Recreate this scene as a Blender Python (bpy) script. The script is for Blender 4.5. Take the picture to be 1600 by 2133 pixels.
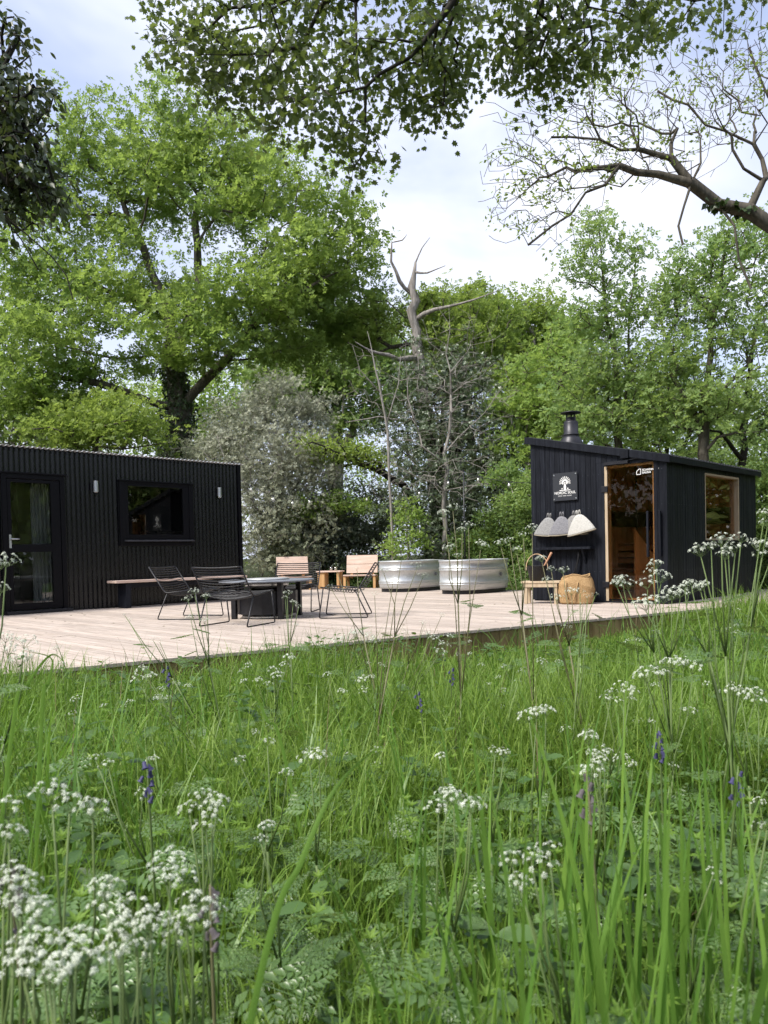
import bpy, bmesh, math, random
import numpy as np
from mathutils import Vector, Matrix

for _o in list(bpy.data.objects):
    bpy.data.objects.remove(_o)
SC = bpy.context.scene
C = SC.collection
R = math.radians
PI = math.pi
rng = np.random.default_rng(11)
DZ = 0.28                      # height of the deck top above the meadow

# ------------------------------------------------------------------ camera
cam = bpy.data.cameras.new('camera')
cam.sensor_fit = 'VERTICAL'
cam.sensor_height = 36.0
cam.lens = 27.0
cam.shift_y = 0.061
cam.clip_start = 0.05
cam.clip_end = 3000
cam.dof.use_dof = True
cam.dof.focus_distance = 11.0
cam.dof.aperture_fstop = 9.0
cam_o = bpy.data.objects.new('camera', cam)
C.objects.link(cam_o)
cam_o.matrix_world = (Matrix.Translation((0, 0, DZ + 0.8)) @ Matrix.Rotation(R(90) - 0.026, 4, 'X')
                      @ Matrix.Rotation(-0.023, 4, 'Z'))
SC.camera = cam_o

# ------------------------------------------------------------------ sky, sun, exposure
SUN_DIR = Vector((-0.62, -0.42, 0.98)).normalized()     # towards the sun
world = bpy.data.worlds.new('World')
SC.world = world
world.use_nodes = True
wn, wl = world.node_tree.nodes, world.node_tree.links
wn.clear()
sky = wn.new('ShaderNodeTexSky')
sky.sky_type = 'NISHITA'
sky.sun_disc = False
sky.sun_elevation = math.asin(SUN_DIR.z)
sky.sun_rotation = math.atan2(SUN_DIR.x, SUN_DIR.y)
sky.dust_density = 2.0
tc = wn.new('ShaderNodeTexCoord')
mp = wn.new('ShaderNodeMapping')
mp.inputs['Scale'].default_value = (1.0, 1.0, 2.1)
mp.inputs['Location'].default_value = (0.35, 0.1, 0.55)
nz = wn.new('ShaderNodeTexNoise')
nz.inputs['Scale'].default_value = 2.3
nz.inputs['Detail'].default_value = 5
nz.inputs['Roughness'].default_value = 0.5
nz.inputs['Distortion'].default_value = 0.35
rp = wn.new('ShaderNodeValToRGB')
rp.color_ramp.elements[0].position = 0.36
rp.color_ramp.elements[0].color = (0.50, 0.50, 0.50, 1)
rp.color_ramp.elements[1].position = 0.62
rp.color_ramp.elements[1].color = (1, 1, 1, 1)
rp2 = wn.new('ShaderNodeValToRGB')
rp2.color_ramp.elements[0].position = 0.36
rp2.color_ramp.elements[0].color = (0.55, 0.61, 0.84, 1)
rp2.color_ramp.elements[1].position = 0.74
rp2.color_ramp.elements[1].color = (0.86, 0.885, 0.95, 1)
cl = wn.new('ShaderNodeVectorMath')
cl.operation = 'SCALE'
cl.inputs['Scale'].default_value = 5.9
mx = wn.new('ShaderNodeMix')
mx.data_type = 'RGBA'
bg = wn.new('ShaderNodeBackground')
bg.inputs['Strength'].default_value = 0.1
wo = wn.new('ShaderNodeOutputWorld')
wl.new(tc.outputs['Generated'], mp.inputs['Vector'])
wl.new(mp.outputs['Vector'], nz.inputs['Vector'])
wl.new(nz.outputs['Fac'], rp.inputs['Fac'])
wl.new(nz.outputs['Fac'], rp2.inputs['Fac'])
wl.new(rp2.outputs['Color'], cl.inputs[0])
wl.new(rp.outputs['Color'], mx.inputs['Factor'])
wl.new(sky.outputs['Color'], mx.inputs['A'])
wl.new(cl.outputs['Vector'], mx.inputs['B'])
wl.new(mx.outputs['Result'], bg.inputs['Color'])
wl.new(bg.outputs['Background'], wo.inputs['Surface'])

sun = bpy.data.lights.new('sun', 'SUN')
sun.energy = 2.5
sun.angle = R(16)
sun.color = (1.0, 0.95, 0.87)
sun_o = bpy.data.objects.new('sun', sun)
C.objects.link(sun_o)
sun_o.rotation_euler = SUN_DIR.to_track_quat('Z', 'Y').to_euler()

SC.view_settings.view_transform = 'Standard'
SC.view_settings.look = 'None'
SC.view_settings.exposure = 1.27
SC.view_settings.gamma = 1.0
SC.view_settings.use_curve_mapping = False
SC.render.engine = 'CYCLES'
cy = SC.cycles
cy.max_bounces = 6
cy.diffuse_bounces = 4
cy.glossy_bounces = 3
cy.transmission_bounces = 4
cy.transparent_max_bounces = 8
cy.caustics_reflective = False
cy.caustics_refractive = False
cy.sample_clamp_indirect = 4.0
cy.use_adaptive_sampling = True
cy.adaptive_threshold = 0.02
cy.use_denoising = True
cy.denoiser = 'OPENIMAGEDENOISE'
cy.denoising_prefilter = 'FAST'

# ------------------------------------------------------------------ helpers: materials
def nodes_of(name):
    m = bpy.data.materials.new(name)
    m.use_nodes = True
    m.node_tree.nodes.clear()
    return m, m.node_tree.nodes, m.node_tree.links

def mixrgb(n, l, fac, a, b):
    x = n.new('ShaderNodeMix')
    x.data_type = 'RGBA'
    for key, v in (('Factor', fac), ('A', a), ('B', b)):
        if hasattr(v, 'is_output'):
            l.new(v, x.inputs[key])
        else:
            x.inputs[key].default_value = v if key == 'Factor' else (*v, 1)
    return x.outputs['Result']

def mat(name, c1, c2=None, rough=0.6, spec=0.3, metal=0.0, scale=6.0, stretch=(1, 1, 1), objrand=0.0,
        bump=0.0, bscale=None, detail=4, coat=0.0, lo=0.35, hi=0.65):
    """Principled surface: two colours mixed by stretched noise, a little change from object to object, fine relief."""
    m, n, l = nodes_of(name)
    out = n.new('ShaderNodeOutputMaterial')
    b = n.new('ShaderNodeBsdfPrincipled')
    l.new(b.outputs[0], out.inputs[0])
    b.inputs['Roughness'].default_value = rough
    b.inputs['Specular IOR Level'].default_value = spec
    b.inputs['Metallic'].default_value = metal
    b.inputs['Coat Weight'].default_value = coat
    c2 = c2 or c1
    t = n.new('ShaderNodeTexCoord')
    mpp = n.new('ShaderNodeMapping')
    mpp.inputs['Scale'].default_value = stretch
    l.new(t.outputs['Object'], mpp.inputs['Vector'])
    oi = n.new('ShaderNodeObjectInfo')
    if objrand:
        sc = n.new('ShaderNodeVectorMath')
        sc.operation = 'SCALE'
        l.new(oi.outputs['Random'], sc.inputs['Scale'])
        sc.inputs[0].default_value = (7, 13, 5)
        l.new(sc.outputs[0], mpp.inputs['Location'])
    nt = n.new('ShaderNodeTexNoise')
    nt.inputs['Scale'].default_value = scale
    nt.inputs['Detail'].default_value = detail
    l.new(mpp.outputs[0], nt.inputs['Vector'])
    r = n.new('ShaderNodeMapRange')
    r.inputs['From Min'].default_value = lo
    r.inputs['From Max'].default_value = hi
    l.new(nt.outputs['Fac'], r.inputs['Value'])
    col = mixrgb(n, l, r.outputs[0], c1, c2)
    if objrand:
        h = n.new('ShaderNodeHueSaturation')
        rr = n.new('ShaderNodeMapRange')
        rr.inputs['To Min'].default_value = 1 - objrand
        rr.inputs['To Max'].default_value = 1 + objrand
        l.new(oi.outputs['Random'], rr.inputs['Value'])
        l.new(rr.outputs[0], h.inputs['Value'])
        l.new(col, h.inputs['Color'])
        col = h.outputs[0]
    l.new(col, b.inputs['Base Color'])
    if bump:
        bt = nt
        if bscale:
            bt = n.new('ShaderNodeTexNoise')
            bt.inputs['Scale'].default_value = bscale
            bt.inputs['Detail'].default_value = 5
            l.new(mpp.outputs[0], bt.inputs['Vector'])
        bm_ = n.new('ShaderNodeBump')
        bm_.inputs['Strength'].default_value = bump
        bm_.inputs['Distance'].default_value = 0.02
        l.new(bt.outputs['Fac'], bm_.inputs['Height'])
        l.new(bm_.outputs[0], b.inputs['Normal'])
    return m

def leafmat(name, c1, c2, c3=None, trans=0.4, rough=0.5, spec=0.25, scale=0.35, tcol=None):
    """Thin leaf: reflects and lets light through; colour changes leaf by leaf and slowly across the plant."""
    m, n, l = nodes_of(name)
    out = n.new('ShaderNodeOutputMaterial')
    g = n.new('ShaderNodeNewGeometry')
    col = mixrgb(n, l, g.outputs['Random Per Island'], c1, c2)
    t = n.new('ShaderNodeTexCoord')
    nt = n.new('ShaderNodeTexNoise')
    nt.inputs['Scale'].default_value = scale
    nt.inputs['Detail'].default_value = 2
    l.new(t.outputs['Object'], nt.inputs['Vector'])
    r = n.new('ShaderNodeMapRange')
    r.inputs['From Min'].default_value = 0.42
    r.inputs['From Max'].default_value = 0.66
    l.new(nt.outputs['Fac'], r.inputs['Value'])
    col = mixrgb(n, l, r.outputs[0], col, c3 or c1)
    b = n.new('ShaderNodeBsdfPrincipled')
    b.inputs['Roughness'].default_value = rough
    b.inputs['Specular IOR Level'].default_value = spec
    l.new(col, b.inputs['Base Color'])
    if trans:
        tr = n.new('ShaderNodeBsdfTranslucent')
        tint = mixrgb(n, l, 0.45, col, tcol or (0.46, 0.60, 0.11))
        l.new(tint, tr.inputs['Color'])
        ms = n.new('ShaderNodeMixShader')
        ms.inputs[0].default_value = trans
        l.new(b.outputs[0], ms.inputs[1])
        l.new(tr.outputs[0], ms.inputs[2])
        l.new(ms.outputs[0], out.inputs[0])
    else:
        l.new(b.outputs[0], out.inputs[0])
    return m

def glassmat(name, tint, rough=0.0, extra=0.0, ior=1.52):
    m, n, l = nodes_of(name)
    out = n.new('ShaderNodeOutputMaterial')
    tr = n.new('ShaderNodeBsdfTransparent')
    tr.inputs[0].default_value = (*tint, 1)
    gl = n.new('ShaderNodeBsdfGlossy')
    gl.inputs['Roughness'].default_value = rough
    r0 = ((ior - 1) / (ior + 1)) ** 2 + extra
    lw = n.new('ShaderNodeLayerWeight')
    lw.inputs['Blend'].default_value = 0.5
    pw = n.new('ShaderNodeMath')
    pw.operation = 'POWER'
    pw.inputs[1].default_value = 5.0
    l.new(lw.outputs['Facing'], pw.inputs[0])
    ad = n.new('ShaderNodeMath')
    ad.operation = 'MULTIPLY_ADD'
    ad.use_clamp = True
    ad.inputs[1].default_value = 1 - r0
    ad.inputs[2].default_value = r0
    l.new(pw.outputs[0], ad.inputs[0])
    ms = n.new('ShaderNodeMixShader')
    l.new(ad.outputs[0], ms.inputs[0])
    l.new(tr.outputs[0], ms.inputs[1])
    l.new(gl.outputs[0], ms.inputs[2])
    l.new(ms.outputs[0], out.inputs[0])
    return m

# ------------------------------------------------------------------ helpers: meshes and objects
class MB:
    """Collects shapes; build() links them as one mesh object."""
    def __init__(self):
        self.v, self.f = [], []
    def add(self, v, f):
        k = len(self.v)
        self.v += [tuple(p) for p in v]
        self.f += [tuple(i + k for i in q) for q in f]
        return self
    def box(self, x0, x1, y0, y1, z0, z1):
        v = [(x, y, z) for z in (z0, z1) for y in (y0, y1) for x in (x0, x1)]
        return self.add(v, [(0, 2, 3, 1), (4, 5, 7, 6), (0, 1, 5, 4), (2, 6, 7, 3), (0, 4, 6, 2), (1, 3, 7, 5)])
    def hexa(self, b4, t4):
        """A block from its four bottom and four top corners, each set going round."""
        return self.add(list(b4) + list(t4), [(3, 2, 1, 0), (4, 5, 6, 7), (0, 1, 5, 4), (1, 2, 6, 5), (2, 3, 7, 6), (3, 0, 4, 7)])
    def bar(self, p, q, w, h, up=(0, 0, 1)):
        p, q, up = Vector(p), Vector(q), Vector(up)
        d = (q - p).normalized()
        s = d.cross(up)
        if s.length < 1e-4:
            s = d.cross(Vector((0, 1, 0)))
        s.normalize()
        u = s.cross(d)
        c = [(-.5, -.5), (.5, -.5), (.5, .5), (-.5, .5)]
        return self.hexa([p + s * (a * w) + u * (b * h) for a, b in c], [q + s * (a * w) + u * (b * h) for a, b in c])
    def tube(self, pts, r, n=6, closed=False):
        pts = [Vector(p) for p in pts]
        m = len(pts)
        rs = r if hasattr(r, '__len__') else [r] * m
        vs, fs = [], []
        ref = None
        for i, p in enumerate(pts):
            a = pts[(i - 1) % m] if (closed or i > 0) else p
            b = pts[(i + 1) % m] if (closed or i < m - 1) else p
            d = (b - a).normalized()
            if ref is None:
                ref = Vector((0, 0, 1)) if abs(d.z) < .9 else Vector((1, 0, 0))
            s = d.cross(ref).normalized()
            u = s.cross(d)
            ref = u
            for k in range(n):
                t = 2 * PI * k / n
                vs.append(p + (s * math.cos(t) + u * math.sin(t)) * rs[i])
        for i in range(m if closed else m - 1):
            j = (i + 1) % m
            for k in range(n):
                fs.append((i * n + k, i * n + (k + 1) % n, j * n + (k + 1) % n, j * n + k))
        if not closed:
            fs.append(tuple(range(n))[::-1])
            fs.append(tuple(range((m - 1) * n, m * n)))
        return self.add(vs, fs)
    def lathe(self, prof, n=20, c=(0, 0, 0), sx=1, sy=1, caps=True):
        vs, fs = [], []
        for r, z in prof:
            for k in range(n):
                t = 2 * PI * k / n
                vs.append((c[0] + r * math.cos(t) * sx, c[1] + r * math.sin(t) * sy, c[2] + z))
        m = len(prof)
        for i in range(m - 1):
            for k in range(n):
                fs.append((i * n + k, i * n + (k + 1) % n, (i + 1) * n + (k + 1) % n, (i + 1) * n + k))
        if caps:
            fs.append(tuple(range(n))[::-1])
            fs.append(tuple(range((m - 1) * n, m * n)))
        return self.add(vs, fs)
    def mesh(self, name, m, smooth=False):
        me = bpy.data.meshes.new(name)
        me.from_pydata(self.v, [], self.f)
        me.materials.append(m)
        if smooth:
            me.polygons.foreach_set('use_smooth', [True] * len(me.polygons))
        me.update()
        return me
    def build(self, name, m, parent=None, smooth=False, loc=None, rot=None, bevel=0.0):
        o = bpy.data.objects.new(name, self.mesh(name, m, smooth))
        C.objects.link(o)
        o.parent = parent
        if loc is not None:
            o.location = loc
        if rot is not None:
            o.rotation_euler = rot
        if bevel:
            bv = o.modifiers.new('bevel', 'BEVEL')
            bv.width = bevel
            bv.segments = 2
        return o

def link(name, me, parent=None, loc=(0, 0, 0), rot=(0, 0, 0), scale=(1, 1, 1)):
    o = bpy.data.objects.new(name, me)
    C.objects.link(o)
    o.parent = parent
    o.location, o.rotation_euler, o.scale = loc, rot, scale
    return o

def tag(o, label=None, cat=None, group=None, kind=None):
    for k, v in (('label', label), ('category', cat), ('group', group), ('kind', kind)):
        if v:
            o[k] = v
    return o

def thing(name, label, cat, loc=(0, 0, 0), rotz=0.0, group=None):
    o = bpy.data.objects.new(name, None)
    C.objects.link(o)
    o.location = loc
    o.rotation_euler = (0, 0, rotz)
    o.empty_display_size = 0.1
    return tag(o, label, cat, group)

def copy_thing(src, loc, rotz, label, group=None):
    r = src.copy()
    C.objects.link(r)
    r.location, r.rotation_euler = loc, (0, 0, rotz)
    r['label'] = label
    if group:
        r['group'] = group
    for ch in src.children:
        c = ch.copy()
        C.objects.link(c)
        c.parent = r
        for g in ch.children:
            d = g.copy()
            C.objects.link(d)
            d.parent = c
    return r

def text_mesh(name, body, size, offset, m, align='LEFT'):
    cu = bpy.data.curves.new(name, 'FONT')
    cu.body, cu.size, cu.offset, cu.align_x = body, size, offset, align
    o = bpy.data.objects.new(name, cu)
    C.objects.link(o)
    me = bpy.data.meshes.new_from_object(o.evaluated_get(bpy.context.evaluated_depsgraph_get()))
    me.name = name
    me.materials.clear()
    me.materials.append(m)
    bpy.data.objects.remove(o)
    bpy.data.curves.remove(cu)
    return me

def np_mesh(name, V, F, m, smooth=False):
    """Mesh from numpy arrays: V (n,3), F (m,k) with the same corner count k everywhere, or a list of such arrays."""
    Fs = F if isinstance(F, list) else [F]
    me = bpy.data.meshes.new(name)
    V = np.asarray(V, np.float32)
    me.vertices.add(len(V))
    me.vertices.foreach_set('co', V.ravel())
    loops = np.concatenate([f.ravel() for f in Fs]).astype(np.int32)
    tot = np.concatenate([np.full(len(f), f.shape[1]) for f in Fs]).astype(np.int32)
    me.loops.add(len(loops))
    me.loops.foreach_set('vertex_index', loops)
    me.polygons.add(len(tot))
    me.polygons.foreach_set('loop_start', np.concatenate([[0], np.cumsum(tot)[:-1]]).astype(np.int32))
    if smooth:
        me.polygons.foreach_set('use_smooth', np.ones(len(tot), bool))
    me.materials.append(m)
    me.update(calc_edges=True)
    return me

def unit(a):
    return a / np.maximum(np.linalg.norm(a, axis=-1, keepdims=True), 1e-9)

def scatter(tv, tf, pos, d, n, size, wide=1.0):
    """Copies of a flat template (x across, y along, z out of it) with its y axis along d and its face towards n."""
    d = unit(d)
    s = unit(np.cross(d, n))
    n = np.cross(s, d)
    size = np.broadcast_to(np.asarray(size, float), (len(pos),))[:, None, None]
    wide = np.broadcast_to(np.asarray(wide, float), (len(pos),))[:, None, None]
    V = (tv[None, :, 0:1] * wide * s[:, None] + tv[None, :, 1:2] * d[:, None] + tv[None, :, 2:3] * n[:, None]) * size + pos[:, None]
    k = len(tv)
    F = (tf[None] + (np.arange(len(pos)) * k)[:, None, None]).reshape(-1, tf.shape[1])
    return V.reshape(-1, 3), F

def joined(parts):
    V, F, k = [], [], 0
    for v, f in parts:
        V.append(v)
        F.append(f + k)
        k += len(v)
    return np.concatenate(V), np.concatenate(F)

def rand_dirs(n, up=0.0):
    a = rng.normal(size=(n, 3))
    a = unit(a)
    a[:, 2] += up
    return unit(a)

# leaf templates -----------------------------------------------------
LEAF = (np.array([(0, 0, 0), (.27, .45, .07), (0, 1, -.05), (-.27, .45, .07)]), np.array([(0, 1, 2), (0, 2, 3)]))
def tuft_template(k=5, tilt=.30, seed=3):
    g = np.random.default_rng(seed)
    V, F = [], []
    for i in range(k):
        a = 2 * PI * i / k + g.uniform(-.35, .35)
        s = g.uniform(.7, 1.15)
        d = np.array([math.sin(a), math.cos(a), tilt * g.uniform(.2, 1.6)])
        d /= np.linalg.norm(d)
        sd = np.cross(d, [0, 0, 1.])
        sd /= np.linalg.norm(sd)
        n = np.cross(sd, d)
        b = len(V)
        for x, y, z in ((0, .08, 0), (.27, .56, .06), (0, 1, -.06), (-.27, .56, .06)):
            V.append((sd * x + d * y + n * z) * s)
        F += [(b, b + 1, b + 2), (b, b + 2, b + 3)]
    return np.array(V), np.array(F)
TUFT = tuft_template()
def maple_template():
    ang = [-150, -118, -100, -72, -52, -36, -16, 0, 16, 36, 52, 72, 100, 118, 150]
    rad = [.20, .46, .34, .62, .42, .70, .52, .84, .52, .70, .42, .62, .34, .46, .20]
    v = [(0, 0, 0)] + [(math.sin(R(a)) * r, math.cos(R(a)) * r + .18, -.16 * r * r) for a, r in zip(ang, rad)]
    return np.array(v), np.array([(0, i + 1, i) for i in range(1, len(ang))])
MAPLE = maple_template()
OVAL = (np.array([(0, 0, 0), (.20, .22, .04), (.25, .5, .05), (.14, .8, .02), (0, 1, -.05), (-.14, .8, .02), (-.25, .5, .05), (-.20, .22, .04), (0, .5, 0)]),
        np.array([(8, 0, 1), (8, 1, 2), (8, 2, 3), (8, 3, 4), (8, 4, 5), (8, 5, 6), (8, 6, 7), (8, 7, 0)]))
def fern_template():
    V, F = [], []
    def lobe(p, d, s, z):
        k = len(V)
        px = np.array([-d[1], d[0]])
        for q, zz in ((p, z), (p + d * s * .5 + px * s * .24, z + .01), (p + d * s, z - .02), (p + d * s * .5 - px * s * .24, z + .01)):
            V.append((q[0], q[1], zz))
        F.append((k, k + 1, k + 2))
        F.append((k, k + 2, k + 3))
    for i, t in enumerate((.22, .42, .58, .72, .84, .93)):
        for sgn in (-1, 1):
            a = R(52 - 14 * t) * sgn
            d = np.array([math.sin(a), math.cos(a)])
            ln = .50 * (1.05 - t)
            base = np.array([0, t])
            for u in (.25, .48, .70, .88):
                for g in (-1, 1):
                    aa = a + g * R(48)
                    lobe(base + d * ln * u, np.array([math.sin(aa), math.cos(aa)]), ln * .46 * (1.1 - u * .6), -.10 * t - .12 * ln * u)
            lobe(base + d * ln * .8, d, ln * .34, -.10 * t - .1 * ln)
    lobe(np.array([0, .92]), np.array([0, 1.0]), .12, -.1)
    k = len(V)
    V += [(-.008, 0, 0), (.008, 0, 0), (.004, .95, -.09), (-.004, .95, -.09)]
    F += [(k, k + 1, k + 2), (k, k + 2, k + 3)]
    return np.array(V), np.array(F)
FERN = fern_template()

# branches -----------------------------------------------------------
def limbs(P, par, rad, sides=5):
    """Tapered prisms along the edges node -> parent."""
    i = np.nonzero(par >= 0)[0]
    p, q = P[par[i]], P[i]
    r0 = np.minimum(rad[par[i]], rad[i] * 1.35)[:, None]
    r1 = rad[i][:, None]
    d = unit(q - p)
    ref = np.where(np.abs(d[:, 2:3]) < .9, np.array([[0, 0, 1.]]), np.array([[1., 0, 0]]))
    s = unit(np.cross(d, ref))
    u = np.cross(s, d)
    t = 2 * PI * np.arange(sides) / sides
    ring = s[:, None] * np.cos(t)[None, :, None] + u[:, None] * np.sin(t)[None, :, None]
    V = np.concatenate([(p - d * r0 * .3)[:, None] + ring * r0[:, None], (q + d * r1 * .3)[:, None] + ring * r1[:, None]], 1)
    k = np.arange(sides)
    f = np.stack([k, (k + 1) % sides, (k + 1) % sides + sides, k + sides], 1)
    F = (f[None] + (np.arange(len(i)) * 2 * sides)[:, None, None]).reshape(-1, 4)
    return V.reshape(-1, 3), F

def grow(stem, targets, step=0.7, wob=0.12, sag=0.10, rtip=0.012, rbase=None, pw=0.5, stay=0.25, minr=0.006, smin=0.0):
    """Branch skeleton: nodes along the given stems (lists of points), then each target joined to the cheapest node."""
    P, par, dep = [], [], []
    for path in (stem if isinstance(stem[0][0], (tuple, list)) else [stem]):
        prev = -1
        if P:
            a = np.array(P)
            prev = int(np.argmin(np.linalg.norm(a - np.array(path[0]), axis=1)))
        pts = [np.array(p, float) for p in path]
        for j, p in enumerate(pts):
            if prev >= 0 and j == 0:
                continue
            q = np.array(P[prev]) if prev >= 0 else p
            m = max(1, int(np.linalg.norm(p - q) / step)) if prev >= 0 else 1
            for k in range(1, m + 1):
                w = q + (p - q) * k / m
                if 0 < k < m:
                    w = w + rng.normal(size=3) * wob * .35
                P.append(w)
                par.append(prev)
                dep.append(0 if prev < 0 else dep[prev] + np.linalg.norm(w - P[prev]))
                prev = len(P) - 1
    nst = len(P)
    A = np.zeros((nst + len(targets) * 40, 3))
    D = np.zeros(len(A))
    A[:nst], D[:nst] = P, dep
    n = nst
    tips = []
    start = A[max(0, nst // 3)]
    order = np.argsort(np.linalg.norm(targets - start, axis=1))
    for t in targets[order]:
        ds = np.linalg.norm(A[:n] - t, axis=1)
        cost = ds + stay * D[:n] + 0.25 * np.maximum(0, A[:n, 2] - t[2])
        j = int(np.argmin(cost))
        m = int(min(30, max(1, round(ds[j] / step))))
        q = A[j].copy()
        off = rng.normal(size=3) * wob * ds[j]
        off[2] += sag * ds[j]
        prev = j
        if n + m >= len(A):
            break
        for k in range(1, m + 1):
            u = k / m
            w = q + (t - q) * u + off * 4 * u * (1 - u) * .5
            if k < m:
                w += rng.normal(size=3) * wob * .25 * step
            A[n] = w
            D[n] = D[prev] + np.linalg.norm(w - A[prev])
            par.append(prev)
            prev = n
            n += 1
        tips.append(prev)
    P = A[:n]
    par = np.array(par)
    cnt = np.zeros(n)
    cnt[tips] = 1
    for i in range(n - 1, 0, -1):
        if par[i] >= 0:
            cnt[par[i]] += max(cnt[i], 0)
    cnt = np.maximum(cnt, 1)
    rad = rtip * cnt ** pw
    if rbase:
        rad = np.maximum(rad * rbase / rad[0], minr)
    if smin:
        rad[:nst] = np.maximum(rad[:nst], smin)
    return P, par, rad

def pads_in(lobes, count, inner=0.35, ragged=.0):
    """Points spread through ellipsoid lobes (x,y,z,rx,ry,rz), denser near their outside; lobes share by volume."""
    lb = np.array(lobes, float)
    w = (lb[:, 3] * lb[:, 4] * lb[:, 5]) ** .75
    k = rng.choice(len(lb), count, p=w / w.sum())
    r = (inner ** 3 + (1 - inner ** 3) * rng.random(count)) ** (1 / 3) * (1 + ragged * rng.uniform(-1, 1, count))
    return lb[k, :3] + rand_dirs(count) * r[:, None] * lb[k, 3:6]

def leaf_cloud(pads, per, prad, size, tmpl=LEAF, flat=0.55, up=0.35, jit=0.3, droop=0.0, face=0.6):
    """Leaves round each pad centre, in flattened clumps, tips outward, faces mostly to the sky."""
    N = len(pads) * per
    c = np.repeat(pads, per, 0)
    pr = np.repeat(prad * rng.uniform(.65, 1.3, len(pads)), per)
    o = np.clip(rng.normal(size=(N, 3)), -1.7, 1.7) * .55
    o[:, 2] *= flat
    pos = c + o * pr[:, None]
    d = unit(o + rng.normal(size=(N, 3)) * .7)
    d[:, 2] += up * .4 - droop
    n = rand_dirs(N) * (1 - face) * 1.6 + np.array([0, 0, face])
    sz = size * rng.uniform(1 - jit, 1 + jit, N)
    return scatter(tmpl[0], tmpl[1], pos, d, n, sz)

def tree(name, label, cat, stem, lobes, npads, per, prad, leaf, bark, lmat, rbase, group=None, tmpl=LEAF, step=.7,
         wob=.12, sag=.1, pw=.5, flat=.55, inner=.35, minr=.006, droop=0, face=.6, up=.35, nb=900, ragged=.22, smin=0.0, tufts=1.0):
    pads = pads_in(lobes, npads, inner, ragged)
    P, par, rad = grow(stem, pads[:nb], step, wob, sag, rbase=rbase, pw=pw, minr=minr, smin=smin)
    base = P[0].copy()
    t = thing(name, label, cat, tuple(base), 0, group)
    V, F = limbs(P - base, par, rad)
    link('trunk', np_mesh('trunk', V, F, bark, True), t)
    if per:
        V, F = leaf_cloud(pads[:int(len(pads) * tufts)] - base, per, prad, leaf, tmpl, flat, up, droop=droop, face=face)
        link('crown', np_mesh('crown', V, F, lmat), t)
    return t

# ------------------------------------------------------------------ materials
ROT = R(46)
def site(a, b, z=0.0):
    """Deck grid to world: a runs along the cabin front, b away across the deck."""
    return (a * math.cos(ROT) - b * math.sin(ROT), a * math.sin(ROT) + b * math.cos(ROT), z)

def ground_z(x, y):
    s = np.clip((np.asarray(x, float) - .5) / 5.0, 0, 1)
    s = s * s * (3 - 2 * s)
    return .13 * s + .025 * np.sin(1.7 * np.asarray(x) + .6) * np.sin(1.3 * np.asarray(y) + 1.1)

M_deck = mat('deck_timber', (.345, .285, .24), (.505, .435, .38), rough=.8, spec=.15, scale=3.0, stretch=(14, .9, 6), objrand=.13, bump=.35, lo=.3, hi=.7)
M_fascia = mat('fascia_timber', (.20, .14, .065), (.30, .22, .11), rough=.85, spec=.1, scale=3.5, stretch=(5, 5, .8), objrand=.22, bump=.3)
M_black_wood = mat('black_timber', (.0065, .0075, .0115), (.0135, .0155, .0215), rough=.5, spec=.16, scale=5, stretch=(8, 8, .6), objrand=.25, bump=.25)
M_black_metal = mat('black_metal', (.010, .010, .013), (.016, .016, .020), rough=.42, spec=.4, scale=20)
M_corr = mat('black_corrugated_steel', (.0030, .0030, .0045), (.0055, .0055, .0075), rough=.27, spec=.5, scale=2.2, bump=.02)
M_frame = mat('black_frame', (.004, .004, .006), rough=.4, spec=.15)
M_roof = mat('dark_roof_felt', (.022, .024, .028), (.035, .037, .042), rough=.8, spec=.2, scale=30, bump=.2)
M_silver = mat('brushed_steel', (.55, .56, .58), (.68, .69, .71), rough=.35, metal=.9, scale=20, stretch=(1, 1, 12))
M_galv = mat('galvanised_steel', (.54, .56, .565), (.61, .625, .63), rough=.45, metal=.7, scale=40, lo=.35, hi=.65)
M_white = mat('white_paint', (.78, .78, .76), rough=.6)
M_glass = glassmat('window_glass', (.86, .88, .87), extra=.02)
M_tglass = glassmat('bronze_glass', (.86, .76, .64), ior=1.36)
M_bulb = glassmat('bulb_glass', (.93, .93, .9), extra=.06)
M_pine = mat('pale_pine', (.40, .31, .205), (.50, .40, .28), rough=.65, scale=3, stretch=(9, 9, 1.2), objrand=.08)
M_cedar = mat('sauna_timber', (.56, .40, .26), (.66, .49, .33), rough=.7, scale=3, stretch=(7, 7, .8), objrand=.16)
M_dark_timber = mat('dark_timber', (.055, .04, .03), (.09, .065, .045), rough=.6, scale=5, stretch=(1, 8, 8))
M_larch = mat('larch_planks', (.56, .41, .33), (.66, .51, .43), rough=.75, scale=2.5, stretch=(1, 9, 9), objrand=.08)
M_orange_pine = mat('orange_pine', (.48, .28, .12), (.58, .36, .17), rough=.7, scale=3, stretch=(8, 8, 1), objrand=.1)
M_wall_in = mat('interior_plaster', (.30, .22, .20), (.36, .27, .24), rough=.8, scale=2)
M_wall_pale = mat('interior_pale', (.52, .53, .47), (.60, .60, .54), rough=.8, scale=1.4)
M_blue = mat('blue_grey_paint', (.10, .12, .17), rough=.6)
M_concrete = mat('grey_tabletop', (.16, .175, .205), (.20, .215, .245), rough=.45, spec=.4, scale=9)
M_soil = mat('meadow_soil', (.028, .026, .014), (.035, .050, .016), rough=1, spec=.05, scale=1.3, bump=.5, bscale=18)

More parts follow.
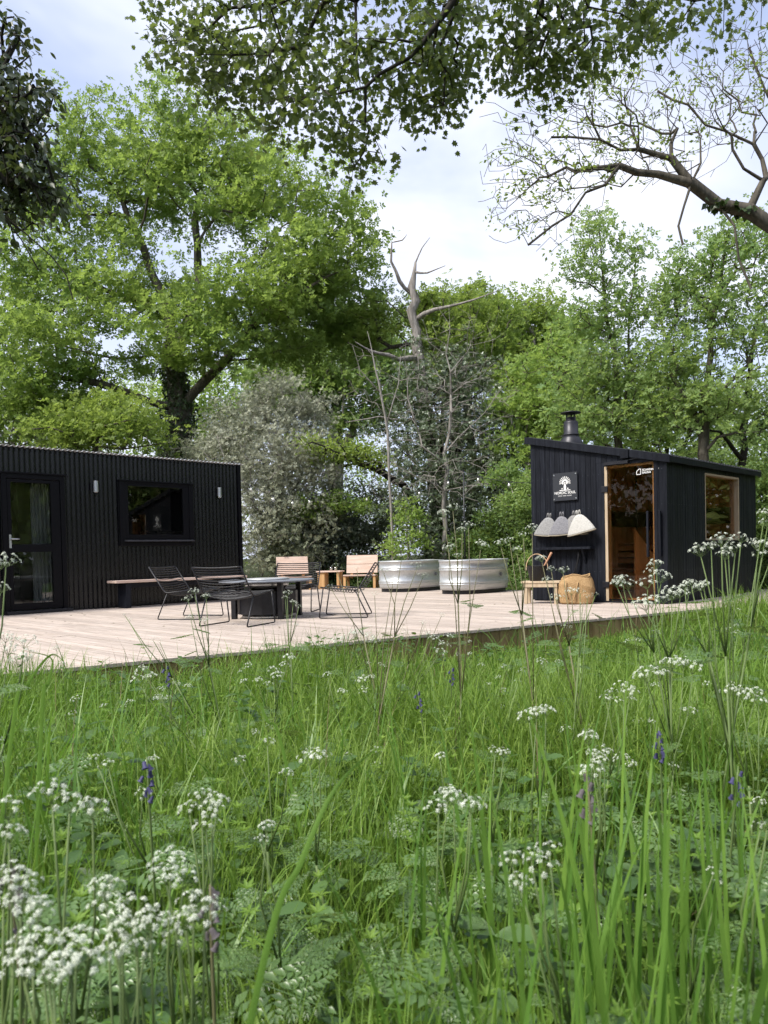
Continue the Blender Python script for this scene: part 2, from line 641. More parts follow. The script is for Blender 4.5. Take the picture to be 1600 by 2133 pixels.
# ------------------------------------------------------------------ ground sheet
def build_ground():
    nx, ny = 60, 60
    gx = np.concatenate([-np.geomspace(400, 14, 14), np.linspace(-12, 12, 49), np.geomspace(14, 400, 14)])
    gy = np.concatenate([-np.geomspace(300, 3, 12), np.linspace(-2, 22, 49), np.geomspace(24, 600, 16)])
    X, Y = np.meshgrid(gx, gy)
    Z = ground_z(X, Y) * np.clip((40 - np.hypot(X, Y)) / 15, 0, 1)
    V = np.stack([X, Y, Z], -1).reshape(-1, 3)
    w, hh = len(gx), len(gy)
    i = (np.arange(hh - 1)[:, None] * w + np.arange(w - 1)[None]).ravel()
    F = np.stack([i, i + 1, i + w + 1, i + w], 1)
    tag(link('ground', np_mesh('ground', V, F, M_soil, True)), 'dark soil under the long meadow grass and the wood', 'ground', kind='structure')
build_ground()

# ------------------------------------------------------------------ deck: boards run away from the cabin front, front edge cut on the skew
def edge_b(a):
    return 5.08 - .239 * (a - 5.24)

def build_deck():
    t = thing('deck', 'large pale pinkish timber deck of long boards raised above the meadow', 'deck', site(5.24, 5.08, DZ), ROT)
    ox, oy = 5.24, 5.08
    w, gap, th = .145, .010, .028
    a = -.45
    while a < 17.0:
        a0, a1 = a, a + w - gap
        back = 12.62 if a1 < 8.9 else (15.3 if a1 < 13.45 else 7.6)
        pieces = []
        cut = edge_b(a) + (2.1 + 2.6 * rng.random())
        lo0, lo1 = edge_b(a0), edge_b(a1)
        s = lo0
        ends = []
        while cut < back - 1.2:
            ends.append(cut)
            cut += 3.0 + 1.2 * rng.random()
        ends.append(back)
        for i, e in enumerate(ends):
            b0, b1 = (lo0, lo1) if i == 0 else (ends[i - 1] + .004, ends[i - 1] + .004)
            dz = rng.uniform(-.0015, .0015)
            m = MB().hexa([(a0 - ox, b0 - oy, -th), (a1 - ox, b1 - oy, -th), (a1 - ox, e - oy, -th), (a0 - ox, e - oy, -th)],
                          [(a0 - ox, b0 - oy, dz), (a1 - ox, b1 - oy, dz), (a1 - ox, e - oy, dz), (a0 - ox, e - oy, dz)])
            m.build('plank', M_deck, t)
        a += w
    # joist frame below the boards and fascia planks along the front edge
    fr = MB()
    for k in range(34):
        b = 1.6 + k * .45
        a_lo = max(-1.5, 5.24 + (5.08 - b) / .239 + .3)
        a_hi = 17.1 if b < 7.5 else 13.3
        if a_hi - a_lo > .5:
            fr.box(a_lo - ox, a_hi - ox, b - oy, b + .05 - oy, -.15, -.030)
    fr.build('joist_frame', M_fascia, t)
    d = np.array([math.cos(R(13.45)), -math.sin(R(13.45))])
    nrm = np.array([-d[1], d[0]])                     # inwards
    L = 0.0
    me = None
    p0 = np.array([-1.4, edge_b(-1.4)])
    while L < 19.0:
        wd = .128 + rng.uniform(-.004, .004)
        c = p0 + d * (L + wd / 2) + nrm * .028
        zt = -.031 - rng.uniform(0, .002)
        m = MB().box(-wd / 2 + .003, wd / 2 - .003, -.010, .010, -.36, zt)
        m.build('fascia_plank', M_fascia, t, loc=(c[0] - ox, c[1] - oy, 0), rot=(0, rng.uniform(-.004, .004), R(-13.45)))
        L += wd
    return t
build_deck()

# ------------------------------------------------------------------ corrugated black cabin
CA, CB = 5.43, 12.44                # site coordinates of the door's right-hand jamb on the cabin front
def corr(x0, x1, z0, z1, pitch=.08, amp=.010, per=8):
    n = max(2, int((x1 - x0) / pitch * per))
    v, f = [], []
    for i in range(n + 1):
        x = x0 + (x1 - x0) * i / n
        y = -amp - amp * math.cos(2 * PI * x / pitch)
        v += [(x, y, z0), (x, y, z1)]
        if i:
            f.append((2 * i - 2, 2 * i, 2 * i + 1, 2 * i - 1))
    return MB().add(v, f)

def build_cabin():
    t = thing('cabin', 'black corrugated steel cabin with glazed door and one square window', 'cabin', site(CA, CB, DZ), ROT)
    xl, xr, H, dep = -3.6, 3.44, 2.60, 2.6
    dl, dr, dh = -.99, -.012, 2.19
    wl_, wr, wb, wt = .93, 2.38, 1.05, 2.175
    for x0, x1, z0, z1 in ((xl, dl, .012, H), (dl, dr, dh, H), (dr, wl_, .012, H), (wl_, wr, wt, H), (wl_, wr, .012, wb), (wr, xr, .012, H)):
        corr(x0, x1, z0, z1).build('corrugated_panel', M_corr, t, smooth=True)
    # rear and end walls, floor, ceiling
    back = MB()
    back.box(xl, xr, dep - .03, dep, 0, H - .12)
    back.box(xl, xl + .03, 0, dep - .03, 0, H - .05)
    back.box(xr - .03, xr, .03, dep - .03, 0, H - .05)
    back.build('outer_wall', M_corr, t)
    MB().box(xr - .055, xr + .022, -.035, .03, 0, H + .005).build('corner_trim', M_frame, t)
    MB().box(xl + .03, xr - .03, .03, dep - .03, .02, .06).build('interior_floor', M_wall_pale, t)
    MB().box(xl + .03, xr - .03, .03, dep - .03, H - .2, H - .17).build('ceiling', M_wall_in, t)
    MB().box(.25, xr - .03, dep - .10, dep - .035, .06, H - .2).build('interior_wall', M_wall_in, t)
    MB().box(xl + .03, .20, dep - .10, dep - .035, .06, H - .2).build('interior_wall', M_wall_pale, t)
    MB().box(.20, .25, .25, dep - .035, .06, H - .2).build('partition', M_wall_pale, t)
    lin = MB()                                          # inside lining of the front wall, round the openings
    for x0, x1, z0, z1 in ((xl + .03, dl, .06, H - .2), (dl, dr, dh, H - .2), (dr, wl_, .06, H - .2), (wl_, wr, wt, H - .2), (wl_, wr, .06, wb), (wr, xr - .03, .06, H - .2)):
        lin.box(x0, x1, .035, .06, z0, z1)
    lin.build('interior_lining', M_wall_in, t)
    MB().box(1.0, 1.62, 1.5, 1.56, .06, 2.0).build('inner_door', M_blue, t)
    MB().box(2.15, 2.9, .9, 1.5, .06, 1.35).build('cupboard', M_dark_timber, t)
    MB().tube([(1.72, 1.3, .06), (1.72, 1.3, 1.62), (1.72, 1.1, 1.66), (1.72, 1.0, 1.60)], .014).build('shower_pipe', M_silver, t, smooth=True)
    curt = MB()
    v, f = [], []
    for i in range(31):
        x = -.46 + .40 * i / 30
        v += [(x, .22 + .03 * math.sin(i * 1.3), .07), (x - .03 * math.sin(i * .1), .22 + .02 * math.sin(i * 1.3), 2.2)]
        if i:
            f.append((2 * i - 2, 2 * i, 2 * i + 1, 2 * i - 1))
    curt.add(v, f)
    curt.build('curtain', mat('grey_curtain', (.10, .11, .11), (.13, .14, .14), rough=.9), t, smooth=True)
    # a roof of corrugated sheet, profile showing along the front
    v, f = [], []
    n = int((xr - xl + .12) / .08 * 8)
    for i in range(n + 1):
        x = xl - .06 + (xr - xl + .12) * i / n
        z = .014 * math.cos(2 * PI * x / .08)
        for y, zz in ((-.07, H + .015), (dep + .05, H - .10)):
            v += [(x, y, zz + z), (x, y, zz + z + .004)]
        if i:
            k = 4 * i
            f += [(k - 4, k, k + 2, k - 2), (k - 3, k - 1, k + 3, k + 1), (k - 4, k - 3, k + 1, k), (k - 2, k + 2, k + 3, k - 1)]
    MB().add(v, f).build('roof', mat('grey_roof_steel', (.30, .31, .32), (.36, .37, .38), rough=.5, spec=.3, metal=.3, scale=3), t, smooth=True)
    MB().box(xl, xr, -.004, .03, H - .055, H - .004).build('eaves_batten', M_frame, t)
    # door
    d = MB()
    d.box(dl, dl + .075, -.045, .035, .02, dh); d.box(dr - .075, dr, -.045, .035, .02, dh)
    d.box(dl + .075, dr - .075, -.045, .035, dh - .075, dh)
    d.box(dl - .03, dr + .03, -.075, -.046, dh + .002, dh + .025)
    dm = d.build('door_frame', M_frame, t, bevel=.004)
    s = MB()
    x0, x1 = dl + .082, dr - .082
    for q in ((x0, x0 + .055, .06, dh - .085), (x1 - .055 - .09, x1, .06, dh - .085)):
        s.box(q[0], q[1], -.035, .025, q[2], q[3])
    xa, xb = x0 + .055, x1 - .145
    s.box(xa, xb, -.035, .025, .06, .165); s.box(xa, xb, -.035, .025, .965, 1.09); s.box(xa, xb, -.035, .025, 2.055, dh - .085)
    door = s.build('door', M_frame, t, bevel=.003)
    MB().box(xa - .005, xb + .005, -.008, -.002, 1.085, 2.06).build('pane', M_glass, door)
    MB().box(xa - .005, xb + .005, -.008, -.002, .16, .97).build('pane', M_glass, door)
    hd = MB().tube([(x0 + .025, -.03, 1.17), (x0 + .025, -.085, 1.17), (x0 + .15, -.09, 1.168)], .010)
    hd.build('handle', M_silver, door, smooth=True)
    MB().box(x0 + .008, x0 + .042, -.041, -.036, 1.03, 1.24).build('lock_plate', M_silver, door)
    MB().box(dl - .02, dr + .02, -.17, -.02, .005, .05).build('threshold', M_black_metal, t, bevel=.004)
    # window
    w = MB()
    w.box(wl_, wl_ + .09, -.04, .03, wb, wt); w.box(wr - .09, wr, -.04, .03, wb, wt)
    w.box(wl_ + .09, wr - .09, -.04, .03, wt - .04, wt); w.box(wl_ + .09, wr - .09, -.04, .03, wb, wb + .075)
    win = w.build('window', M_frame, t, bevel=.003)
    w = MB()
    gl, gr, gb, gt = 1.095, 2.165, 1.245, 2.09
    fx0, fx1, fz0, fz1 = wl_ + .09, wr - .09, wb + .075, wt - .04
    w.box(fx0, gl, -.03, .02, fz0, fz1); w.box(gr, fx1, -.03, .02, fz0, fz1)
    w.box(gl, gr, -.03, .02, gt, fz1); w.box(gl, gr, -.03, .02, fz0, gb)
    w.build('frame', M_frame, win, bevel=.003)
    MB().box(gl - .004, gr + .004, -.010, -.004, gb - .004, gt + .004).build('pane', M_glass, win)
    MB().hexa([(wl_ + .07, -.11, wb + .076), (wr - .03, -.11, wb + .076), (wr - .03, -.041, wb + .076), (wl_ + .07, -.041, wb + .076)],
              [(wl_ + .07, -.11, wb + .090), (wr - .03, -.11, wb + .090), (wr - .03, -.041, wb + .105), (wl_ + .07, -.041, wb + .105)]).build(
        'sill', mat('grey_sill', (.06, .06, .065), rough=.4), win)
    MB().box(wl_ - .02, wr + .02, -.065, -.041, wt - .004, wt + .014).build('flashing', M_frame, win)
    rv = []
    for z in (1.12, .28, 2.52):
        for k in range(22):
            x = dr + .08 + k * .16
            if z == 1.12 and wl_ - .03 < x < wr + .03:
                continue
            rv.append((x, z))
    m = MB()
    for x, z in rv:
        m.box(x - .005, x + .005, -.028, -.020, z - .005, z + .005)
    tag(m.build('screws', M_black_metal, t), kind='stuff')
    return t
build_cabin()

def wall_light(x, label):
    a, b, _ = CA + x, CB, 0
    t = thing('wall_light', label, 'wall light', site(a, b, DZ + 2.045), ROT, 'steel wall lights on the cabin front')
    MB().box(-.03, .03, -.035, -.015, -.06, .06).build('bracket', M_black_metal, t)
    MB().lathe([(.036, -.095), (.040, -.092), (.040, .092), (.036, .095)], 20, (0, -.085, 0)).build('lamp_body', M_silver, t, smooth=False)
    MB().lathe([(.030, -.0965), (.030, -.0955)], 16, (0, -.085, 0)).build('lens', M_white, t)
wall_light(.495, 'brushed steel cylinder wall light between the cabin door and window')
wall_light(2.925, 'brushed steel cylinder wall light near the far corner of the cabin')

# ------------------------------------------------------------------ black timber sauna hut
SA, SB = 10.64, 4.69                # near bottom corner of the hut: x back along a, y along b
def build_sauna():
    t = thing('sauna_hut', 'black vertically boarded sauna hut with glass door and sloping roof', 'sauna', site(SA, SB, DZ), ROT)
    W, L = 2.22, 3.63
    h0, h1 = 2.05, 2.555
    def top(y):
        return h0 + (h1 - h0) * y / W
    dl, dr, dh = .16, .93, 2.04                          # door opening along y
    bw, gap = .0888, .006
    n = int(round(W / bw))
    for i in range(n):                                   # front boards, local x = 0 plane, facing -x
        y0, y1 = i * bw + gap / 2, (i + 1) * bw - gap / 2
        pr = -.020 - rng.uniform(0, .004)
        spans = [(y0, y1, .015)]
        if y1 > dl - .05 and y0 < dr + .05:
            spans = [(y0, y1, dh + .06)]
            if y0 < dl - .05:
                spans.append((y0, dl - .05, None))
            if y1 > dr + .05:
                spans.append((dr + .05, y1, None))
        for s0, s1, z0 in spans:
            if s1 - s0 < .01:
                continue
            zt0, zt1 = (top(s0), top(s1)) if z0 is not None else (dh + .058, dh + .058)
            z0 = .015 if z0 is None else z0
            if zt0 - z0 < .004:
                continue
            MB().hexa([(pr, s0, z0), (0, s0, z0), (0, s1, z0), (pr, s1, z0)], [(pr, s0, zt0), (0, s0, zt0), (0, s1, zt1), (pr, s1, zt1)]).build('cladding_board', M_black_wood, t)
    wl_, wr, wb, wt = 1.37, 2.83, .905, 1.95
    n = int(round(L / bw))
    for i in range(n):                                   # side boards, local y = 0 plane, facing -y
        x0, x1 = i * L / n + gap / 2, (i + 1) * L / n - gap / 2
        pr = -.020 - rng.uniform(0, .004)
        segs = [(x0, x1, .015, h0)]
        if x1 > wl_ and x0 < wr:
            segs = [(x0, x1, .015, wb), (x0, x1, wt, h0)]
            if x0 < wl_:
                segs.append((x0, wl_, wb, wt))
            if x1 > wr:
                segs.append((wr, x1, wb, wt))
        for s0, s1, z0, z1 in segs:
            if s1 - s0 > .008:
                MB().box(s0, s1, pr, 0, z0, z1).build('cladding_board', M_black_wood, t)
    MB().box(-.034, -.0005, -.034, -.0005, .01, h0 + .004).build('corner_trim', M_black_wood, t)
    # frame walls behind the boards (outer black, inner timber lining boards)
    m = MB()
    for y0, y1, z0 in ((.02, dl - .05, 0), (dr + .05, W - .02, 0)):
        m.hexa([(.002, y0, z0), (.05, y0, z0), (.05, y1, z0), (.002, y1, z0)], [(.002, y0, top(y0) - .01), (.05, y0, top(y0) - .01), (.05, y1, top(y1) - .01), (.002, y1, top(y1) - .01)])
    m.hexa([(.002, dl - .05, dh + .01), (.05, dl - .05, dh + .01), (.05, dr + .05, dh + .01), (.002, dr + .05, dh + .01)],
           [(.002, dl - .05, top(dl) - .01), (.05, dl - .05, top(dl) - .01), (.05, dr + .05, top(dr) - .01), (.002, dr + .05, top(dr) - .01)])
    for x0, x1, z0, z1 in ((.052, wl_, 0, h0 - .02), (wr, L, 0, h0 - .02), (wl_, wr, 0, wb - .002), (wl_, wr, wt + .002, h0 - .02)):
        m.box(x0, x1, .002, .05, z0, z1)
    m.box(.052, L, W - .05, W, 0, h1 - .03)
    m.hexa([(L - .05, .052, 0), (L, .052, 0), (L, W - .052, 0), (L - .05, W - .052, 0)], [(L - .05, .052, h0 - .02), (L, .052, h0 - .02), (L, W - .052, h1 - .04), (L - .05, W - .052, h1 - .04)])
    m.build('frame_wall', M_black_wood, t)
    for k in range(20):                                  # lining boards: far wall and left wall
        y0, y1 = .056 + k * .105, .056 + (k + 1) * .105 - .004
        if y1 < W - .055:
            MB().box(L - .066, L - .052, y0, y1, .03, top(y0) - .06).build('lining_board', M_cedar, t)
    for k in range(33):
        x0 = .06 + k * .105
        if x0 + .1 < L - .07:
            MB().box(x0, x0 + .101, W - .066, W - .052, .03, h1 - .10).build('lining_board', M_cedar, t)
    for k in range(33):
        x0 = .06 + k * .105
        if x0 + .1 < L - .07 and (x0 + .101 < wl_ or x0 > wr):
            MB().box(x0, x0 + .101, .052, .066, .03, h0 - .05).build('lining_board', M_cedar, t)
    MB().box(.055, L - .07, .07, W - .07, .005, .028).build('interior_floor', M_cedar, t)
    MB().hexa([(.052, .055, h0 - .045), (L - .07, .055, h0 - .045), (L - .07, W - .07, h1 - .095), (.052, W - .07, h1 - .095)],
              [(.052, .055, h0 - .03), (L - .07, .055, h0 - .03), (L - .07, W - .07, h1 - .08), (.052, W - .07, h1 - .08)]).build('ceiling', M_cedar, t)
    # benches and the slanted side panel
    for z, x0, x1 in ((.44, 2.15, 2.75), (.90, 2.75, L - .07)):
        for k in range(5):
            wd = (x1 - x0) / 5
            MB().box(x0 + k * wd + .006, x0 + (k + 1) * wd - .006, .07, W - .07, z - .03, z).build('bench_slat', M_pine, t)
        for k in range(3):
            MB().box(x0 + .02, x0 + .04, .07, W - .07, z - .13 - k * .12, z - .04 - k * .12).build('bench_slat', M_cedar, t)
    for k in range(7):
        y = 1.02
        x0 = 1.15 + k * .14
        zt = 1.12 - .09 * k
        MB().hexa([(x0, y, .03), (x0 + .136, y, .03), (x0 + .136, y + .025, .03), (x0, y + .025, .03)],
                  [(x0, y, zt), (x0 + .136, y, zt - .09), (x0 + .136, y + .025, zt - .09), (x0, y + .025, zt)]).build('bench_panel', M_cedar, t)
    MB().box(L - .10, L - .067, .07, W - .07, 1.22, 1.50).build('backrest', M_dark_timber, t)
    MB().box(.5, L - .10, W - .10, W - .067, 1.22, 1.50).build('backrest', M_dark_timber, t)
    # roof: deck, fascias, ridged covering
    a0, a1 = -.075, W + .055
    def rt(y):
        return top(y) + .012
    MB().hexa([(-.05, a0, rt(a0)), (L + .08, a0, rt(a0)), (L + .08, a1, rt(a1)), (-.05, a1, rt(a1))],
              [(-.05, a0, rt(a0) + .05), (L + .08, a0, rt(a0) + .05), (L + .08, a1, rt(a1) + .05), (-.05, a1, rt(a1) + .05)]).build('roof', M_roof, t)
    rid = MB()
    k = 0
    x = .0
    while x < L + .06:
        rid.hexa([(x, a0 - .03, rt(a0) + .051), (x + .05, a0 - .03, rt(a0) + .051), (x + .05, a1, rt(a1) + .051), (x, a1, rt(a1) + .051)],
                 [(x + .012, a0 - .03, rt(a0) + .068), (x + .038, a0 - .03, rt(a0) + .068), (x + .038, a1, rt(a1) + .068), (x + .012, a1, rt(a1) + .068)])
        x += .11
    rid.build('roof_ridges', M_roof, t)
    MB().hexa([(-.075, a0 - .02, rt(a0) - .045), (-.051, a0 - .02, rt(a0) - .045), (-.051, a1 + .02, rt(a1) - .045), (-.075, a1 + .02, rt(a1) - .045)],
              [(-.075, a0 - .02, rt(a0) + .062), (-.051, a0 - .02, rt(a0) + .062), (-.051, a1 + .02, rt(a1) + .062), (-.075, a1 + .02, rt(a1) + .062)]).build('fascia', M_black_wood, t)
    MB().box(-.05, L + .08, a0 - .022, a0 - .002, rt(a0) - .035, rt(a0) + .048).build('fascia', M_black_wood, t)
    # flue
    fx, fy = .62, 1.85
    zb = top(fy) + .03
    fl = MB().lathe([(.205, -.07), (.192, .04), (.160, .12), (.122, .175), (.130, .18), (.130, .195), (.117, .20), (.117, .385), (.110, .405),
                     (.082, .41), (.082, .465), (.076, .47)], 26, (fx, fy, zb))
    flo = fl.build('flue', mat('black_flue_steel', (.020, .020, .026), (.03, .03, .037), rough=.42, spec=.5, metal=.3, scale=8), t, smooth=True)
    MB().lathe([(.02, .525), (.13, .530), (.165, .538), (.160, .553), (.08, .570), (.02, .573)], 26, (fx, fy, zb)).build('cowl', M_black_metal, flo, rot=None, smooth=True)
    for k in range(3):
        ca, sa = math.cos(k * 2.1 + .4), math.sin(k * 2.1 + .4)
        MB().box(fx + ca * .07 - .01, fx + ca * .07 + .01, fy + sa * .07 - .01, fy + sa * .07 + .01, zb + .45, zb + .545).build('cowl_strut', M_black_metal, flo)
    # glass door in a black frame with pine jambs
    f = MB()
    f.box(-.030, .06, dl - .05, dl, .01, dh + .055); f.box(-.030, .06, dr, dr + .05, .01, dh + .055); f.box(-.030, .06, dl, dr, dh + .005, dh + .055)
    f.box(-.030, .06, dl, dr, .004, .024)
    f.build('door_frame', M_black_wood, t)
    MB().box(-.022, .09, dr - .045, dr - .001, .026, dh).build('jamb', M_pine, t)
    MB().box(.0, .09, dl + .001, dl + .03, .026, dh).build('jamb', M_pine, t)
    MB().box(.0, .09, dl + .031, dr - .046, dh - .03, dh + .003).build('jamb', M_pine, t)
    door = MB().box(-.016, -.008, dl + .006, dr - .047, .03, dh - .004).build('glass_door', M_tglass, t)
    MB().box(-.020, -.0165, dl + .02, dr - .02, .03, .055).build('door_seal', M_frame, door)
    h = MB().box(-.085, -.045, dl + .065, dl + .095, .675, 1.335)
    h.box(-.046, -.016, dl + .07, dl + .09, .72, .74); h.box(-.046, -.016, dl + .07, dl + .09, 1.27, 1.29)
    h.build('handle', M_black_wood, door, bevel=.004)
    for z in (.27, 1.70):
        MB().box(-.040, -.0165, dr - .055, dr + .045, z - .045, z + .045).build('hinge', M_black_metal, door, bevel=.003)
    dc = MB().box(-.075, -.031, dr - .40, dr - .02, dh + .010, dh + .055)
    dc.bar((-.06, dr - .36, dh + .055), (-.05, dl + .10, dh + .075), .018, .010)
    dc.build('door_closer', M_black_metal, t)
    # second black bar, shaped like the door handle, on the fixed post beside the door
    p = MB().box(-.085, -.048, .045, .078, .675, 1.335)
    p.box(-.049, -.024, .05, .07, .72, .74); p.box(-.049, -.024, .05, .07, 1.27, 1.29)
    p.build('post_bar', M_black_wood, t, bevel=.004)
    MB().box(-.10, -.035, dr - .42, dr - .30, dh + .085, dh + .20).build('light_box', M_black_wood, t)
    # maker's mark on the glass
    lg = MB()
    yy, zz, s = dl + .26, dh - .165, .062
    q = [(0, 0), (s, 0), (s, s * 1.25), (s * .6, s * 1.25), (0, s * .7)]
    pts = [(-.0172, yy - u, zz + v) for u, v in q]
    for i in range(5):
        a_, b_ = Vector(pts[i]), Vector(pts[(i + 1) % 5])
        lg.bar(a_, b_, .010, .001, (1, 0, 0))
    lg.build('maker_emblem', M_white, door)
    for txt, dy, sz in (('SCANDINAVIAN', .038, .040), ('SAUNA', 0.0, .040)):
        link('maker_lettering', text_mesh('maker_lettering', txt, sz, .0012, M_white), door, (-.0175, yy - .085, zz + .008 + dy), (R(90), 0, R(-90)))
    # side window: timber lining, glass set back
    w = MB()
    w.box(wl_, wr, -.018, .10, wb, wb + .03); w.box(wl_, wr, -.018, .10, wt - .03, wt)
    w.box(wl_, wl_ + .035, -.018, .10, wb + .03, wt - .03); w.box(wr - .035, wr, -.018, .10, wb + .03, wt - .03)
    win = w.build('window', M_pine, t)
    MB().box(wl_ + .03, wr - .03, .052, .060, wb + .025, wt - .025).build('pane', M_tglass, win)
    MB().box(wl_ - .03, wr + .03, -.05, -.0245, wb - .03, wb - .004).build('sill', M_black_wood, win)
    # nail lines
    nl = MB()
    for z in (.47, 1.43, 1.93):
        for i in range(26):
            y = (i + .5) * bw
            if dl - .06 < y < dr + .06:
                continue
            nl.box(-.0262, -.024, y - .003, y + .003, z - .003, z + .003)
    for z in (.47, 1.43):
        for i in range(41):
            x = (i + .5) * L / 41
            if not (wl_ - .02 < x < wr + .02):
                nl.box(x - .003, x + .003, -.0262, -.024, z - .003, z + .003)
    tag(nl.build('nails', mat('nail_steel', (.10, .11, .13), rough=.5), t), kind='stuff')
    return t
build_sauna()

# ------------------------------------------------------------------ things on the sauna front (x = 0 plane of the hut, local y to its far corner)
def on_front(y, z, out=.024):
    return site(SA - out, SB + y, DZ + z)

def build_sign():
    t = thing('sign', 'dark square sauna sign with white sunburst emblem and lettering', 'sign', on_front(1.58, 1.79), ROT - PI / 2)
    # local frame: x to the viewer's right along the wall, y into the wall
    m_s = mat('sign_panel_grey', (.030, .033, .040), rough=.5)
    MB().box(-.215, .215, -.030, -.018, -.215, .215).build('panel', m_s, t, bevel=.002)
    for sx in (-1, 1):
        for sz in (-1, 1):
            MB().tube([(sx * .192, .0, sz * .188), (sx * .192, -.036, sz * .188)], .011, 10).build('bolt', M_silver, t)
    e = MB()
    yy = -.0315
    def flat(pts):
        e.add([(x, yy, z) for x, z in pts] + [(x, -.0295, z) for x, z in pts],
              [tuple(range(len(pts))), tuple(range(2 * len(pts) - 1, len(pts) - 1, -1))] + [(i, i + len(pts), (i + 1) % len(pts) + len(pts), (i + 1) % len(pts)) for i in range(len(pts))])
    cx_, cz_ = 0, .062
    for k in range(11):
        a = R(-8 + 196 * k / 10)
        ca, sa = math.cos(a), math.sin(a)
        r0, r1, w = .044, .098, .0068
        flat([(cx_ + ca * r0 - sa * -w * .45, cz_ + sa * r0 + ca * -w * .45), (cx_ + ca * r1 - sa * -w, cz_ + sa * r1 + ca * -w),
              (cx_ + ca * r1 - sa * w, cz_ + sa * r1 + ca * w), (cx_ + ca * r0 - sa * w * .45, cz_ + sa * r0 + ca * w * .45)])
    N = 18
    for k in range(N):                                   # arch of raised arms
        a0, a1 = R(-40 + 260 * k / N), R(-40 + 260 * (k + 1) / N)
        flat([(cx_ + math.cos(a) * r, cz_ + math.sin(a) * r) for a, r in ((a0, .026), (a0, .048), (a1, .048), (a1, .026))])
    flat([(math.cos(2 * PI * k / 10) * .013, cz_ - .004 + math.sin(2 * PI * k / 10) * .014) for k in range(10)])
    flat([(-.021, cz_ - .062), (-.019, cz_ - .112), (.019, cz_ - .112), (.021, cz_ - .062), (.012, cz_ - .022), (-.012, cz_ - .022)])
    flat([(-.095, -.061), (.095, -.061), (.095, -.050), (-.095, -.050)])
    for s in (-1, 1):
        flat([(s * .05 + math.cos(2 * PI * k / 8) * .011, -.030 + math.sin(2 * PI * k / 8) * .011) for k in range(8)])
    e.build('emblem', M_white, t)
    link('lettering', text_mesh('lettering', 'NORDIC SOUL', .056, .0008, M_white, 'CENTER'), t, (0, -.0316, -.112), (R(90), 0, 0))
    e = MB()
    x = -.118
    for word in (5, 4, 6):                               # tagline: strokes too small to read in the photograph
        for k in range(word):
            flat([(x, -.150), (x + .004, -.150), (x + .004, -.134), (x, -.134)])
            flat([(x + .004, -.1375), (x + .009, -.1375), (x + .009, -.134), (x + .004, -.134)])
            x += .0145
        x += .011
    e.build('tagline', M_white, t)
build_sign()

M_felt = [mat('felt_a', (.22, .22, .22), (.30, .30, .295), rough=1, spec=.05, scale=60, bump=.3),
          mat('felt_b', (.165, .165, .18), (.24, .24, .255), rough=1, spec=.05, scale=60, bump=.3),
          mat('felt_c', (.20, .195, .19), (.28, .275, .27), rough=1, spec=.05, scale=60, bump=.3),
          mat('felt_d', (.42, .41, .38), (.53, .52, .49), rough=1, spec=.05, scale=60, bump=.3)]
M_felt_in = mat('felt_band', (.36, .32, .25), (.42, .38, .30), rough=1, spec=.05)
def hat(y, z, out, tilt, m, label):
    t = thing('felt_hat', label, 'hat', on_front(y, z, out), ROT - PI / 2, 'felt sauna hats hung on the hut')
    prof = [(.008, 0), (.045, -.008), (.080, -.030), (.125, -.080), (.172, -.145), (.212, -.210), (.235, -.255), (.243, -.280)]
    n = 28
    v, f = [], []
    for i, (r, zz) in enumerate(prof + [(p[0] - .006, p[1] + .001) for p in prof[::-1]]):
        for k in range(n):
            a = 2 * PI * k / n
            w = 1 + .035 * math.sin(3 * a + y * 9) * min(1, -zz * 5)
            v.append((r * math.cos(a) * w, r * math.sin(a) * .30 * w, zz + .016 * math.cos(a) * min(1, -zz * 4) - .012 * abs(math.sin(a)) * min(1, -zz * 4)))
    m2 = 2 * len(prof)
    for i in range(m2 - 1):
        for k in range(n):
            f.append((i * n + k, i * n + (k + 1) % n, (i + 1) * n + (k + 1) % n, (i + 1) * n + k))
    o = MB().add(v, f).build('hat_body', m, t, smooth=True, rot=(R(4), R(tilt), 0))
    lp = MB()
    for sx in (-.022, .022):
        lp.tube([(sx - .012, 0, -.012), (sx - .013, 0, .03), (sx - .004, 0, .066), (sx + .008, 0, .068), (sx + .014, 0, .03), (sx + .012, 0, -.012)], .0055, 6)
    lp.build('hanging_loop', m, t, smooth=True, rot=(0, R(tilt), 0))
    bd = MB()
    ring = [(prof[-1][0] * 1.004 * math.cos(a), prof[-1][0] * .30 * 1.004 * math.sin(a), -.280 + .016 * math.cos(a) - .012 * abs(math.sin(a))) for a in [2 * PI * k / 28 for k in range(28)]]
    bd.tube(ring, .006, 5, closed=True)
    bd.build('brim', M_felt_in, t, smooth=True, rot=(R(4), R(tilt), 0))
hat(1.850, 1.325, .100, 8, M_felt[0], 'pale grey felt hat nearest the hut edge, outermost of four')
hat(1.600, 1.33, .135, 2, M_felt[1], 'darker blue-grey felt hat, second in from the hut edge')
hat(1.385, 1.335, .120, 6, M_felt[2], 'mid grey felt hat half hidden behind the off-white hat')
hat(1.285, 1.34, .175, -8, M_felt[3], 'off-white felt hat hanging closest to the sauna door')

